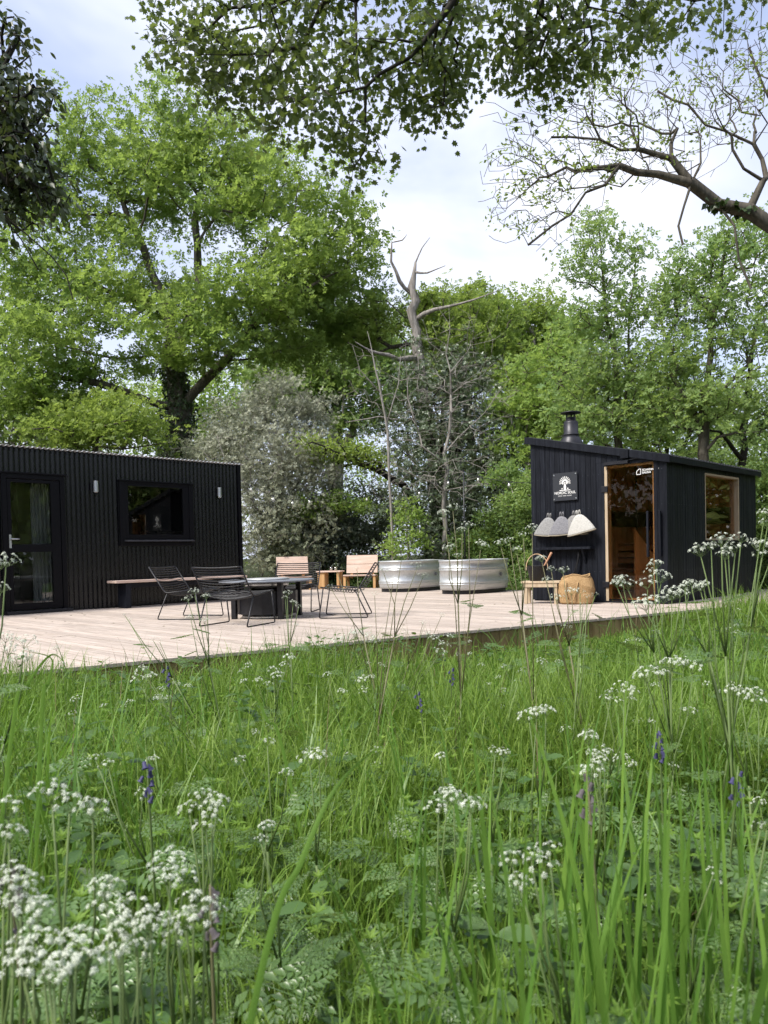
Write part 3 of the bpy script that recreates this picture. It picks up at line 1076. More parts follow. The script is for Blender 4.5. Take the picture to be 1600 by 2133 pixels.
def build_shelf():
    t = thing('wall_shelf', 'narrow black timber shelf on the hut below the felt hats', 'shelf', on_front(1.59, .83), ROT - PI / 2)
    MB().box(-.48, .48, -.13, -.001, -.018, .018).build('shelf_board', M_black_wood, t, bevel=.003)
    for x in (-.30, .33):
        MB().bar((x, -.10, -.02), (x, -.006, -.22), .03, .02).build('bracket', M_black_wood, t)
    t = thing('strap', 'looped black strap hanging under the narrow hut shelf', 'strap', on_front(1.36, .81, .07), ROT - PI / 2)
    v, f = [], []
    path = [(0, 0), (.01, -.10), (-.01, -.20), (-.05, -.32), (-.07, -.37), (-.055, -.39), (-.03, -.36), (-.01, -.24), (.02, -.10), (.012, 0)]
    for i, (x, z) in enumerate(path):
        tw = .5 * math.sin(i * .7)
        for s in (-1, 1):
            v.append((x + s * .014, s * .016 * tw - .004 * i, z))
        if i:
            f.append((2 * i - 2, 2 * i - 1, 2 * i + 1, 2 * i))
    o = MB().add(v, f).build('webbing', mat('black_webbing', (.008, .008, .010), rough=.8), t, smooth=True)
    sm = o.modifiers.new('thick', 'SOLIDIFY')
    sm.thickness = .004
build_shelf()

# ------------------------------------------------------------------ stool, bucket, ladle, jute bag by the sauna
def build_stool_set():
    pos = (2.40, 11.66)
    rz = R(-23)
    t = thing('stool', 'low pale pine stool with plank top beside the jute bag', 'stool', (*pos, DZ), rz)
    for k in range(3):
        MB().box(-.29, .29, -.16 + k * .108, -.16 + k * .108 + .104, .315, .345).build('seat_plank', M_pine, t, bevel=.003)
    for sx in (-1, 1):
        for sy in (-1, 1):
            MB().box(sx * .225 - .024, sx * .225 + .024, sy * .115 - .024, sy * .115 + .024, 0, .314).build('leg', M_pine, t, bevel=.003)
    MB().box(-.25, .25, -.150, -.140, .255, .314).build('apron', M_pine, t)
    MB().box(-.25, .25, .140, .150, .255, .314).build('apron', M_pine, t)
    for sx in (-1, 1):
        MB().box(sx * .225 - .010, sx * .225 + .010, -.09, .09, .255, .314).build('apron', M_pine, t)
    # bucket
    bx, by = pos[0] - .07, pos[1] + .03
    bz = DZ + .346
    t = thing('bucket', 'black sauna bucket with bent wood handle standing on the pine stool', 'bucket', (bx, by, bz), R(-15))
    MB().lathe([(.105, 0), (.112, .004), (.150, .225), (.153, .23), (.146, .23), (.108, .012), (.02, .011)], 28).build('pail', mat('black_bucket', (.014, .014, .016), (.02, .02, .022), rough=.5), t, smooth=True)
    arc = [(math.cos(a) * .156, 0, .20 + math.sin(a) * .205) for a in [PI * k / 16 for k in range(17)]]
    v, f = [], []
    for i, (x, y, z) in enumerate(arc):
        nx_, nz_ = math.cos(PI * i / 16), math.sin(PI * i / 16)
        for dx, dy in ((0, -.013), (.009, -.013), (.009, .013), (0, .013)):
            v.append((x + nx_ * dx, dy, z + nz_ * dx))
        if i:
            k = 4 * i
            for q in range(4):
                f.append((k - 4 + q, k - 4 + (q + 1) % 4, k + (q + 1) % 4, k + q))
    MB().add(v, f).build('handle', mat('bent_ash', (.62, .40, .24), (.70, .48, .30), rough=.5), t, smooth=False)
    for s in (-1, 1):
        MB().box(s * .160 - .006, s * .160 + .006, -.018, .018, .165, .215).build('lug', M_pine, t)
    t = thing('ladle', 'wooden handled ladle leaning out of the black bucket', 'ladle', (bx, by, bz + .10), R(-15))
    MB().tube([(.02, 0, -.02), (.13, -.01, .16), (.215, -.015, .31), (.225, -.015, .327)], [.010, .013, .018, .015], 8).build('ladle_handle', mat('ladle_wood', (.42, .22, .13), (.50, .28, .17), rough=.5), t, smooth=True)
    MB().lathe([(.012, -.05), (.035, -.045), (.045, -.02), (.045, -.005), (.040, -.005), (.038, -.02), (.02, -.04)], 14, (.01, 0, -.005)).build('ladle_bowl', M_silver, t, smooth=True)
    # jute bag
    t = thing('jute_bag', 'large slumped tan jute bag with rope handles beside the sauna door', 'bag', (2.86, 11.42, DZ), R(-20))
    n, rows = 44, 20
    v, f = [], []
    for i in range(rows + 1):
        u = i / rows
        z = .43 * u
        for k in range(n):
            a = 2 * PI * k / n
            rx = .235 + .025 * math.sin(PI * u) - .045 * max(0, u - .72) / .28
            ry = .165 + .02 * math.sin(PI * u) - .02 * max(0, u - .8) / .2
            e = 3.2
            ca, sa = math.cos(a), math.sin(a)
            q = (abs(ca) ** e + abs(sa) ** e) ** (-1 / e)
            w = 1 + .030 * math.sin(5 * u * PI + 2 * a) * math.sin(PI * u) + .022 * math.sin(9 * u + 5 * a + 1) * u
            lean = -.035 * max(0, u - .45) * (ca < 0) * 1.0
            zz = z - (.055 * max(0, -ca - .1) * u * u) + .018 * math.sin(3 * a + .5) * u * u
            v.append((rx * ca * q * w + lean, ry * sa * q * w, zz))
    for i in range(rows):
        for k in range(n):
            f.append((i * n + k, i * n + (k + 1) % n, (i + 1) * n + (k + 1) % n, (i + 1) * n + k))
    f.append(tuple(range(n))[::-1])
    m_j = mat('jute_weave', (.42, .27, .13), (.54, .36, .19), rough=1, spec=.05, scale=40, stretch=(1, 1, 3), bump=.8, bscale=150)
    bag = MB().add(v, f).build('bag_body', m_j, t, smooth=True)
    so = bag.modifiers.new('thick', 'SOLIDIFY')
    so.thickness = .008
    ss = bag.modifiers.new('smooth', 'SUBSURF')
    ss.levels = ss.render_levels = 1
    rim = [(v[rows * n + k][0] * 1.01, v[rows * n + k][1] * 1.01, v[rows * n + k][2] - .004) for k in range(n)]
    MB().tube(rim, .011, 6, closed=True).build('rolled_rim', m_j, t, smooth=True)
    for sy in (-1, 1):
        pts = [(-.13, sy * .192, .33), (-.135, sy * .205, .20), (-.11, sy * .208, .07), (-.06, sy * .205, .035), (-.02, sy * .207, .08), (.02, sy * .206, .22), (.04, sy * .194, .33)]
        MB().tube(pts, .011, 6).build('rope_handle', m_j, t, smooth=True)
build_stool_set()

# ------------------------------------------------------------------ wire chairs and fire table
def wire_chair(label):
    t = thing('wire_chair', label, 'chair', (0, 0, 0), 0, 'black wire lounge chairs round the fire table')
    W = .335
    m = M_black_metal
    def rounded(pts, r=.03):
        out = []
        for i, p in enumerate(pts):
            p = Vector(p)
            if 0 < i < len(pts) - 1:
                a, b = Vector(pts[i - 1]), Vector(pts[i + 1])
                d0, d1 = (a - p).normalized() * r, (b - p).normalized() * r
                out += [p + d0, p + (d0 + d1) * .22, p + d1]
            else:
                out.append(p)
        return out
    for s in (-1, 1):
        x = s * W
        MB().tube(rounded([(x * .98, -.24, .385), (x * .98, -.30, .006), (x * .98, .33, .006), (x * .98, .17, .355)]), .0085, 6).build('leg', m, t, smooth=True)
        MB().tube(rounded([(x, -.27, .40), (x, .20, .355), (x, .43, .70)], .05), .009, 6).build('side_rail', m, t, smooth=True)
        for y in (-.24, .28):
            MB().box(x * .98 - .012, x * .98 + .012, y - .02, y + .02, 0, .008).build('foot', m, t)
    prof = rounded([(0, -.27, .40), (0, .20, .355), (0, .43, .70)], .06)
    L = [0]
    for i in range(1, len(prof)):
        L.append(L[-1] + (prof[i] - prof[i - 1]).length)
    seat, back = MB(), MB()
    N = 26
    for k in range(N):
        d = L[-1] * k / (N - 1)
        i = max(j for j in range(len(L)) if L[j] <= d + 1e-9)
        i = min(i, len(L) - 2)
        u = (d - L[i]) / max(1e-6, L[i + 1] - L[i])
        p = prof[i].lerp(prof[i + 1], u)
        tn = (prof[i + 1] - prof[i]).normalized()
        nr = Vector((0, -tn.z, tn.y)) * -1
        sg = .055 * min(1, .35 + 1.3 * math.sin(PI * min(1, d / L[-1] * 1.15)))
        pts = [Vector((W * (q / 5), p.y, p.z)) + nr * sg * (1 - (q / 5) ** 2) for q in range(-5, 6)]
        (seat if d < L[-1] * .54 else back).tube(pts, .009 if k in (0, N - 1) else .0062, 5)
    seat.build('seat', m, t, smooth=True)
    back.build('backrest', m, t, smooth=True)
    return t

def face(fx, fy):
    """Rotation that turns a chair's front (-y) towards (fx, fy)."""
    return math.atan2(fx, -fy)
CH = [((-2.62, 10.42), (.96, -.26), 'black wire chair by the cabin bench, its side to us'),
      ((-1.76, 9.20), (.38, .92), 'black wire chair in front of the fire table, back turned to us'),
      ((-.52, 10.08), (-1.0, .06), 'black wire chair on the open deck facing the fire table from its sauna side'),
      ((-1.34, 11.25), (-.12, -1.0), 'black wire chair behind the fire table, facing us before a wooden armless chair')]
c0 = wire_chair(CH[0][2])
c0.location, c0.rotation_euler = (*CH[0][0], DZ), (0, 0, face(*CH[0][1]))
for p, fdir, lab in CH[1:]:
    copy_thing(c0, (*p, DZ), face(*fdir), lab)

def build_fire_table():
    t = thing('fire_table', 'round grey fire pit table on a black steel drum', 'table', (-1.565, 10.24, DZ), R(-15))
    h = .50
    prof = [(.60, h - .022), (.628, h - .020), (.632, h - .010), (.628, h - .001), (.60, h), (.30, h), (.298, h - .022)]
    MB().lathe(prof + [prof[0]], 56, caps=False).build('table_top', M_concrete, t, smooth=False)
    for sx in (-1, 1):
        for sy in (-1, 1):
            MB().box(sx * .325 - .032, sx * .325 + .032, sy * .325 - .032, sy * .325 + .032, 0, h - .023).build('leg', M_black_metal, t, bevel=.003)
    MB().lathe([(.36, .05), (.405, .06), (.405, .355), (.395, .36), (.36, .36)], 14).build('drum', M_black_metal, t)
    MB().lathe([(.10, .365), (.22, .372), (.285, .42), (.296, h - .024), (.290, h - .024), (.27, .42), (.1, .375)], 40).build('fire_bowl', M_silver, t, smooth=True)
    MB().lathe([(.34, .012), (.34, .030)], 30).build('base_plate', M_silver, t)
    MB().lathe([(.01, h + .003), (.292, h + .003), (.296, h + .010), (.292, h + .022), (.01, h + .026)], 44).build('lid', mat('pale_steel_lid', (.62, .62, .62), rough=.35, metal=.5), t, smooth=False)
    return t
build_fire_table()

def build_bench():
    t = thing('bench', 'long black bench with pale plank top against the cabin', 'bench', site(CA + .6, CB - .30, DZ), ROT)
    x0, x1 = .0, 2.62
    for k in range(2):
        MB().box(x0, x1, -.19 + k * .17, -.19 + k * .17 + .165, .425, .465).build('seat_plank', M_larch, t, bevel=.004)
    for x in (.18, 2.30):
        MB().box(x, x + .09, -.16, .13, 0, .424).build('leg', M_black_wood, t, bevel=.003)
    MB().box(.27, 2.30, -.05, .0, .34, .424).build('stretcher', M_black_wood, t)
build_bench()

# ------------------------------------------------------------------ low timber chairs, side table, cups
def timber_chair(loc, rz, label):
    t = thing('timber_chair', label, 'chair', loc, rz, 'low pale timber chairs at the back of the deck')
    w = .36
    for sx in (-1, 1):
        MB().box(sx * w - .03, sx * w + .03, -.33, -.27, 0, .30).build('leg', M_orange_pine, t, bevel=.004)
        MB().bar((sx * w, .36, 0), (sx * w, .26, .30), .06, .06, (1, 0, 0)).build('leg', M_orange_pine, t, bevel=.004)
        MB().box(sx * w - .028, sx * w + .028, -.269, .26, .20, .262).build('side_rail', M_orange_pine, t)
        MB().bar((sx * w * .72, .20, .24), (sx * w * .72, .37, .78), .06, .04, (0, 1, 0)).build('back_post', M_orange_pine, t)
    for k in range(4):
        MB().box(-.39, .39, -.35 + k * .142, -.35 + k * .142 + .135, .302 - k * .008, .332 - k * .008).build('seat_plank', M_larch, t, bevel=.004)
    for k in range(2):
        z0, z1 = .36 + k * .222, .36 + k * .222 + .215
        def yb(z): return .20 + (z - .28) * .31
        MB().hexa([(-.385, yb(z0) - .035, z0), (.385, yb(z0) - .035, z0), (.385, yb(z0), z0), (-.385, yb(z0), z0)],
                  [(-.385, yb(z1) - .035, z1), (.385, yb(z1) - .035, z1), (.385, yb(z1), z1), (-.385, yb(z1), z1)]).build('back_plank', M_larch, t, bevel=.004)
    return t
timber_chair((-.56, 18.7, DZ), face(-.10, -.99), 'low timber chair with plank back standing beside the metal tubs')
timber_chair((-2.18, 18.55, DZ), face(.22, -.97), 'low timber chair with plank back behind the wire chair and fire table')

def build_side_table():
    t = thing('side_table', 'small pine side table with pale top between the timber chairs', 'table', (-1.30, 18.62, DZ), R(-12))
    MB().box(-.30, .30, -.20, .20, .405, .435).build('table_top', M_larch, t, bevel=.003)
    MB().box(-.275, -.10, -.17, .17, 0, .404).build('leg', M_orange_pine, t, bevel=.003)
    MB().box(.20, .26, -.17, -.11, 0, .404).build('leg', M_orange_pine, t, bevel=.003)
    MB().box(.20, .26, .11, .17, 0, .404).build('leg', M_orange_pine, t, bevel=.003)
    for x, lab in ((.02, 'small clear tumbler on the side table, nearer the wire chair'), (.13, 'small clear tumbler on the side table, nearer the metal tubs')):
        c = Vector((x, .02, .4355))
        c.rotate(Matrix.Rotation(R(-12), 3, 'Z'))
        g = thing('tumbler', lab, 'tumbler', (-1.30 + c.x, 18.62 + c.y, DZ + c.z), 0, 'tumblers on the side table')
        MB().lathe([(.028, 0), (.034, .004), (.038, .10), (.035, .10), (.031, .012), (.01, .010)], 18).build('glass_body', M_bulb, g, smooth=True)
        MB().lathe([(.0295, .013), (.033, .055)], 16).build('drink', mat('pale_drink', (.6, .6, .58), rough=.3), g, smooth=True)
build_side_table()

# ------------------------------------------------------------------ galvanised stock tanks
def stock_tank(a, b, label):
    t = thing('stock_tank', label, 'tub', site(a, b, DZ), ROT, 'galvanised stock tanks used as plunge tubs')
    hl, hw = .80, .46
    def ring(k, off):
        seg = 48
        u = 2 * PI * k / seg
        ca, sa = math.cos(u), math.sin(u)
        e = 2.9
        q = (abs(ca) ** e + abs(sa) ** e) ** (-1 / e)
        return (hl + off) * ca * q, (hw + off) * sa * q
    prof = [(-.03, .075), (.0, .078), (.004, .15)]
    for zc in (.185, .225, .465, .505):
        prof += [(.005, zc - .018), (.016, zc - .010), (.018, zc), (.016, zc + .010), (.006, zc + .018)]
    prof += [(.008, .62), (.020, .632), (.026, .645), (.020, .66), (.004, .662), (-.006, .65), (-.012, .10), (-.25, .09)]
    v, f = [], []
    for off, z in prof:
        for k in range(48):
            x, y = ring(k, off)
            v.append((x, y, z))
    for i in range(len(prof) - 1):
        for k in range(48):
            f.append((i * 48 + k, i * 48 + (k + 1) % 48, (i + 1) * 48 + (k + 1) % 48, (i + 1) * 48 + k))
    MB().add(v, f).build('tank_shell', M_galv, t, smooth=True)
    v, f = [], []
    for z, off in ((0, -.035), (.075, -.035)):
        for k in range(48):
            x, y = ring(k, off)
            v.append((x, y, z))
    for k in range(48):
        f.append((k, (k + 1) % 48, 48 + (k + 1) % 48, 48 + k))
    f += [tuple(range(48))[::-1], tuple(range(48, 96))]
    MB().add(v, f).build('plinth', M_black_metal, t)
    v = [ring(k, -.014) + (.56,) for k in range(48)]
    MB().add(v, [tuple(range(48))]).build('tub_water', mat('tub_water', (.02, .03, .03), rough=.04, spec=.5), t)
    MB().tube([(.25, -hw - .006, .36), (.25, -hw - .024, .36)], .035, 14).build('drain_plug', mat('grey_plug', (.16, .17, .18), rough=.5), t)
stock_tank(12.50, 11.22, 'oval galvanised tub standing closer to the timber chairs')
stock_tank(12.34, 9.40, 'oval galvanised tub with round drain plug, closer to the sauna')

# ------------------------------------------------------------------ string lights on thin poles behind the deck
def build_string_lights():
    pts = [site(8.88, 12.46, DZ + 2.35), site(13.85, 15.26, DZ + 2.55), site(13.85, 10.8, DZ + 2.62), site(14.2, 6.92, DZ + 2.45)]
    for (a, b), h, lab in (((13.85, 15.26), 2.58, 'thin dark pole carrying bulbs behind the timber side table'), ((13.85, 10.8), 2.65, 'thin dark pole carrying bulbs behind the metal tubs')):
        x, y, _ = site(a, b)
        zb = float(ground_z(x, y))
        p = thing('light_pole', lab, 'pole', (x, y, zb), 0, 'poles for the string lights')
        MB().tube([(0, 0, -.05), (0, 0, DZ + h - zb)], .017, 8).build('post', M_black_metal, p, smooth=True)
        MB().tube([(0, 0, DZ + h - zb), (0, 0, DZ + h - zb + .03)], .024, 8).build('cap', M_black_metal, p)
    t = thing('string_lights', 'string of clear round bulbs strung low across the wood edge', 'string lights', pts[0])
    o = Vector(pts[0])
    cab = MB()
    bulbs = []
    for (p, q, sag, nb) in ((pts[0], pts[1], .34, 5), (pts[1], pts[2], .34, 5), (pts[2], pts[3], .30, 5)):
        p, q = Vector(p), Vector(q)
        path = []
        for k in range(25):
            u = k / 24
            w = p.lerp(q, u)
            w.z -= sag * 4 * u * (1 - u)
            path.append(w - o)
        cab.tube(path, .005, 4)
        for k in range(nb):
            u = (k + .5) / nb
            w = p.lerp(q, u)
            w.z -= sag * 4 * u * (1 - u)
            bulbs.append(w - o)
    cab.build('cable', M_black_metal, t)
    me = MB().lathe([(.012, 0), (.018, -.012), (.020, -.03), (.038, -.055), (.047, -.085), (.040, -.115), (.018, -.132), (.004, -.135)], 14).mesh('bulb', M_bulb, True)
    ms = MB().tube([(0, 0, .02), (0, 0, -.025)], .016, 8).mesh('bulb_socket', M_black_metal)
    mf = MB().lathe([(.004, -.03), (.026, -.07), (.028, -.09), (.004, -.11)], 8).mesh('filament', M_white, True)
    for w in bulbs:
        s = link('bulb_socket', ms, t, w)
        link('bulb', me, s)
        link('filament', mf, s)
build_string_lights()

def deck_litter():
    n = 150
    a = rng.uniform(2, 13, n)
    b = 5.08 - .239 * (a - 5.24) + rng.uniform(.1, 6.5, n)
    pos = np.array([site(p, q, DZ + .004) for p, q in zip(a, b)])
    az = rng.uniform(0, 2 * PI, n)
    d = np.column_stack([np.cos(az), np.sin(az), np.zeros(n)])
    V, F = scatter(LEAF[0], LEAF[1], pos, d, np.tile([0, 0, 1.], (n, 1)) + rng.normal(0, .12, (n, 3)), rng.uniform(.015, .06, n))
    tag(link('leaf_litter', np_mesh('leaf_litter', V, F, leafmat('dry_litter', (.10, .075, .035), (.24, .19, .10), trans=.1))), 'small dry leaves scattered over the deck boards', 'litter', kind='stuff')
deck_litter()

# ------------------------------------------------------------------ trees and shrubs
M_bark = mat('oak_bark', (.06, .053, .043), (.14, .125, .10), rough=.95, spec=.1, scale=6, stretch=(3, 3, .8), bump=.9, lo=.3, hi=.7)
M_bark_grey = mat('grey_bark', (.19, .175, .155), (.32, .30, .27), rough=.95, spec=.1, scale=7, stretch=(3, 3, .8), bump=.7)
M_bark_dead = mat('dead_wood', (.17, .155, .14), (.33, .30, .275), rough=.95, spec=.1, scale=4, stretch=(5, 5, .5), bump=.8)
M_bark_dark = mat('dark_bark', (.025, .023, .020), (.055, .050, .042), rough=.95, spec=.1, scale=8, bump=.6)
M_oak = leafmat('oak_leaf', (.172, .260, .055), (.275, .370, .088), (.138, .230, .055), trans=.54, tcol=(.44, .59, .11))
M_yellow = leafmat('young_oak_leaf', (.185, .265, .050), (.265, .345, .075), (.15, .235, .05), trans=.50)
M_spring = leafmat('spring_leaf', (.185, .285, .095), (.30, .40, .14), (.155, .265, .09), trans=.50)
M_spring2 = leafmat('hazel_leaf', (.21, .32, .075), (.31, .43, .11), (.19, .30, .075), trans=.50)
M_haw = leafmat('grey_blossom_leaf', (.285, .305, .210), (.405, .415, .320), (.235, .265, .165), trans=.3, tcol=(.4, .42, .3))
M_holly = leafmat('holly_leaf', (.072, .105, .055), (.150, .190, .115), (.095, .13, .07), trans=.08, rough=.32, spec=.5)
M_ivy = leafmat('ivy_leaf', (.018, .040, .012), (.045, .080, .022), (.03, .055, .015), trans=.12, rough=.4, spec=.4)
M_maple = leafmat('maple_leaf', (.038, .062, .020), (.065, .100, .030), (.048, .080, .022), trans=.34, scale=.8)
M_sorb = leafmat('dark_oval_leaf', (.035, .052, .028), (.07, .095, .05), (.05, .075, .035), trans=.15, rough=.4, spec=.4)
M_ash = leafmat('ash_leaf', (.16, .22, .05), (.24, .30, .08), trans=.50)
M_far = leafmat('far_leaf', (.17, .245, .075), (.26, .34, .11), (.14, .21, .065), trans=.35, scale=.12)
M_under = leafmat('undergrowth_leaf', (.075, .135, .038), (.16, .245, .072), (.09, .155, .042), trans=.3, scale=.9)
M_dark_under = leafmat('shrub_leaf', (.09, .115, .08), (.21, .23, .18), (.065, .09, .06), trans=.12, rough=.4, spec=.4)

def add_ivy(t, P0, P1, r, count, m=M_ivy):
    P0, P1 = np.array(P0) - np.array(t.location), np.array(P1) - np.array(t.location)
    u = rng.random(count)
    a = rng.uniform(0, 2 * PI, count)
    out = np.stack([np.cos(a), np.sin(a), np.zeros(count)], 1)
    pos = P0 + (P1 - P0) * u[:, None] + out * (r * rng.uniform(.85, 1.5, count))[:, None]
    d = out * .5 + rand_dirs(count) * .5 + np.array([0, 0, -.5])
    V, F = scatter(LEAF[0] * np.array([1.5, 1, 1]), LEAF[1], pos, d, out + rand_dirs(count) * .5, rng.uniform(.07, .12, count))
    link('ivy', np_mesh('ivy', V, F, m), t)

# the big spreading oak behind the cabin
oak = tree('oak_tree', 'big spreading oak with ivy-clad trunk rising behind the corrugated cabin', 'tree',
    [[(-6.51, 24.00, 1.08), (-6.42, 24.00, 3.55), (-6.35, 24.00, 5.03), (-6.24, 24.00, 5.74), (-6.36, 24.00, 7.41), (-6.56, 24.20, 8.80), (-7.34, 24.50, 10.87), (-8.35, 25.00, 13.07)],
     [(-6.24, 24.00, 5.74), (-5.36, 23.60, 6.48), (-4.53, 23.20, 7.09), (-3.21, 22.80, 8.36), (-2.06, 22.80, 8.96), (-0.93, 23.00, 9.57)],
     [(-6.36, 24.00, 7.41), (-5.43, 23.60, 9.17), (-5.56, 23.80, 11.43), (-5.19, 24.00, 13.11)],
     [(-6.24, 24.00, 5.74), (-7.00, 23.40, 5.89), (-8.15, 22.80, 6.29), (-9.32, 22.40, 6.44), (-10.37, 22.00, 6.71)],
     [(-6.56, 24.20, 8.80), (-8.26, 24.20, 9.44), (-9.89, 24.40, 10.29)],
     [(-6.24, 24.00, 5.74), (-6.85, 23.30, 5.22), (-7.45, 22.90, 4.81)]],
    [(-9.07, 25.00, 14.61, 1.64, 1.64, 1.47), (-6.34, 24.00, 14.16, 1.57, 1.57, 1.50), (-4.67, 24.00, 13.10, 1.43, 1.43, 1.41), (-2.61, 23.20, 11.67, 1.52, 1.52, 1.28), (-0.97, 23.00, 10.70, 1.22, 1.22, 1.44), (-0.30, 23.40, 9.56, 0.80, 0.80, 1.10),
     (-9.91, 25.00, 12.65, 1.64, 1.64, 1.56), (-7.42, 25.50, 13.13, 1.59, 1.59, 1.29), (-4.73, 23.00, 11.20, 1.15, 1.15, 0.99), (-2.57, 22.50, 9.84, 1.69, 1.69, 0.87), (-7.92, 24.00, 10.98, 1.05, 1.05, 0.84),
     (-10.62, 24.00, 10.16, 1.65, 1.65, 1.41), (-8.34, 23.00, 9.31, 1.37, 1.37, 0.72), (-4.72, 22.00, 8.75, 1.31, 1.31, 0.66), (-3.09, 22.00, 8.37, 1.51, 1.51, 0.69), (-1.44, 24.00, 8.84, 1.27, 1.27, 0.84),
     (-9.80, 22.00, 7.51, 1.79, 1.79, 1.03), (-7.95, 23.00, 8.18, 1.29, 1.29, 0.63), (-5.38, 21.80, 7.49, 1.50, 1.50, 0.82), (-4.02, 22.40, 7.22, 1.26, 1.26, 0.62), (-10.40, 22.00, 6.03, 1.31, 1.31, 0.95), (-9.22, 22.50, 6.67, 1.27, 1.27, 0.70), (-2.66, 24.00, 7.62, 1.43, 1.43, 0.75),
     (-6.39, 23.00, 12.64, 1.15, 1.15, 1.08), (-3.73, 25.00, 12.81, 1.25, 1.25, 1.17), (-5.57, 23.00, 6.85, 0.86, 0.86, 0.50), (-11.26, 25.00, 9.31, 1.41, 1.41, 1.17), (-10.76, 23.00, 5.26, 1.58, 1.58, 0.86), (-9.17, 23.00, 5.79, 1.15, 1.15, 0.72), (-11.75, 24.00, 7.53, 1.20, 1.20, 1.05), (-7.07, 25.00, 9.53, 1.41, 1.41, 0.94), (-1.94, 25.00, 10.33, 1.41, 1.41, 1.09), (-3.99, 25.00, 14.34, 0.94, 0.94, 0.78), (-7.60, 25.00, 7.38, 0.94, 0.94, 0.62), (-2.59, 25.00, 9.12, 1.88, 1.88, 0.94), (-1.08, 25.50, 8.30, 1.43, 1.43, 0.96), (-4.92, 25.00, 8.86, 1.72, 1.72, 0.78)],
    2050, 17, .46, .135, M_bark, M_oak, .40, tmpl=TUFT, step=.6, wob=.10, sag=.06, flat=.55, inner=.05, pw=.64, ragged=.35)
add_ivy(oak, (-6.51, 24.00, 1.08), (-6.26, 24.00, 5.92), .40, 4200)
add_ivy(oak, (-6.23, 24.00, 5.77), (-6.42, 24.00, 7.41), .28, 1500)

# yellow-green understorey left, behind the cabin roof
tree('young_oak', 'yellow-green young tree showing just above the cabin roof', 'tree', [(-8.12, 21.00, 1.14), (-7.92, 21.00, 3.29), (-7.76, 21.00, 4.33)],
    [(-8.40, 21.00, 4.60, 1.05, 1.05, 0.59), (-7.04, 20.50, 4.75, 1.02, 1.02, 0.58), (-6.42, 20.50, 4.48, 0.64, 0.64, 0.51), (-7.64, 21.50, 5.33, 0.81, 0.81, 0.47)], 130, 24, .46, .11, M_bark, M_yellow, .10, tmpl=TUFT, ragged=.6, flat=.8)
tree('bare_thicket', 'pale leafless thicket of fine twigs above the left end of the cabin roof', 'shrub', [(-10.62, 23.00, 1.18), (-10.56, 23.00, 2.83), (-10.52, 23.00, 4.11)],
    [(-10.62, 23.00, 5.11, 1.15, 1.15, 0.72), (-9.61, 23.00, 5.52, 0.86, 0.86, 0.86), (-11.34, 23.00, 4.99, 0.86, 0.86, 0.57)], 320, 1, .1, .03, M_bark_grey, M_haw, .07, step=.35, wob=.18, pw=.4, minr=.007)

# greyish blossom-covered hawthorn between cabin and side table
haw = tree('hawthorn', 'large grey-beige hawthorn thick with faded blossom beside the cabin end', 'tree', [(-2.76, 21.00, 0.49), (-2.72, 21.00, 1.86), (-2.75, 21.00, 3.17), (-2.85, 21.00, 4.48)],
    [(-2.76, 21.00, 5.32, 1.05, 1.05, 0.81), (-3.87, 21.20, 4.53, 1.06, 1.06, 0.80), (-2.00, 21.00, 4.59, 0.92, 0.92, 1.05), (-4.63, 21.60, 3.94, 1.08, 1.08, 0.68), (-2.98, 20.40, 3.75, 1.40, 1.40, 0.89), (-1.85, 20.50, 3.23, 0.90, 0.90, 1.02),
     (-3.16, 19.80, 2.57, 0.99, 0.99, 0.99), (-2.34, 20.00, 1.95, 1.00, 1.00, 1.00), (-3.22, 19.60, 1.46, 0.73, 0.73, 0.86), (-2.46, 19.80, 1.01, 0.87, 0.87, 0.49)],
    760, 22, .36, .078, M_bark_grey, M_haw, .16, step=.5, flat=.6, inner=.4, tmpl=TUFT, ragged=.35)

# dark holly mass in the middle, with smaller shrubs before it
tree('holly_tree', 'tall dark grey-green holly behind the metal tubs', 'tree', [(1.74, 21.50, 0.37), (1.72, 21.50, 2.45), (1.70, 21.50, 4.45), (1.80, 21.50, 6.05)],
    [(1.46, 21.50, 5.92, 1.07, 1.07, 1.21), (2.57, 21.80, 6.10, 0.95, 0.95, 1.09), (2.77, 21.50, 4.69, 1.34, 1.34, 1.21), (0.89, 21.50, 4.47, 1.21, 1.21, 1.21), (1.87, 20.60, 3.54, 1.54, 1.54, 1.03), (3.47, 21.00, 3.55, 0.92, 0.92, 1.18),
     (2.74, 20.60, 2.37, 1.42, 1.42, 1.16), (0.81, 20.40, 2.52, 1.15, 1.15, 1.02), (1.66, 20.20, 1.48, 1.51, 1.51, 0.88)],
    660, 22, .40, .085, M_bark_dark, M_holly, .17, step=.6, inner=.35, tmpl=TUFT, ragged=.35)
tree('laurel_bush', 'dark bluish bush behind the side table and timber chairs', 'bush', [(-1.46, 21.20, 0.45), (-1.44, 21.20, 1.18), (-1.43, 21.20, 1.84)],
    [(-1.56, 21.20, 1.84, 1.06, 1.06, 0.80), (-2.06, 20.80, 1.19, 0.91, 0.91, 0.65), (-0.77, 21.00, 1.29, 1.05, 1.05, 0.79), (-0.37, 21.80, 2.11, 0.95, 0.95, 0.95)], 230, 100, .32, .085, M_bark_dark, M_dark_under, .07, inner=.4)
tree('privet_bush', 'dark bush filling the gap between the tubs and the sauna', 'bush', [(3.09, 19.00, 0.42), (3.10, 19.00, 1.19), (3.11, 19.00, 1.78)],
    [(2.99, 19.00, 1.43, 0.83, 0.83, 0.71), (3.78, 19.40, 1.90, 0.73, 0.73, 0.85), (3.38, 18.60, 0.94, 0.70, 0.70, 0.47), (2.27, 19.00, 1.09, 0.71, 0.71, 0.47)], 210, 100, .32, .08, M_bark_dark, M_under, .07, inner=.4)

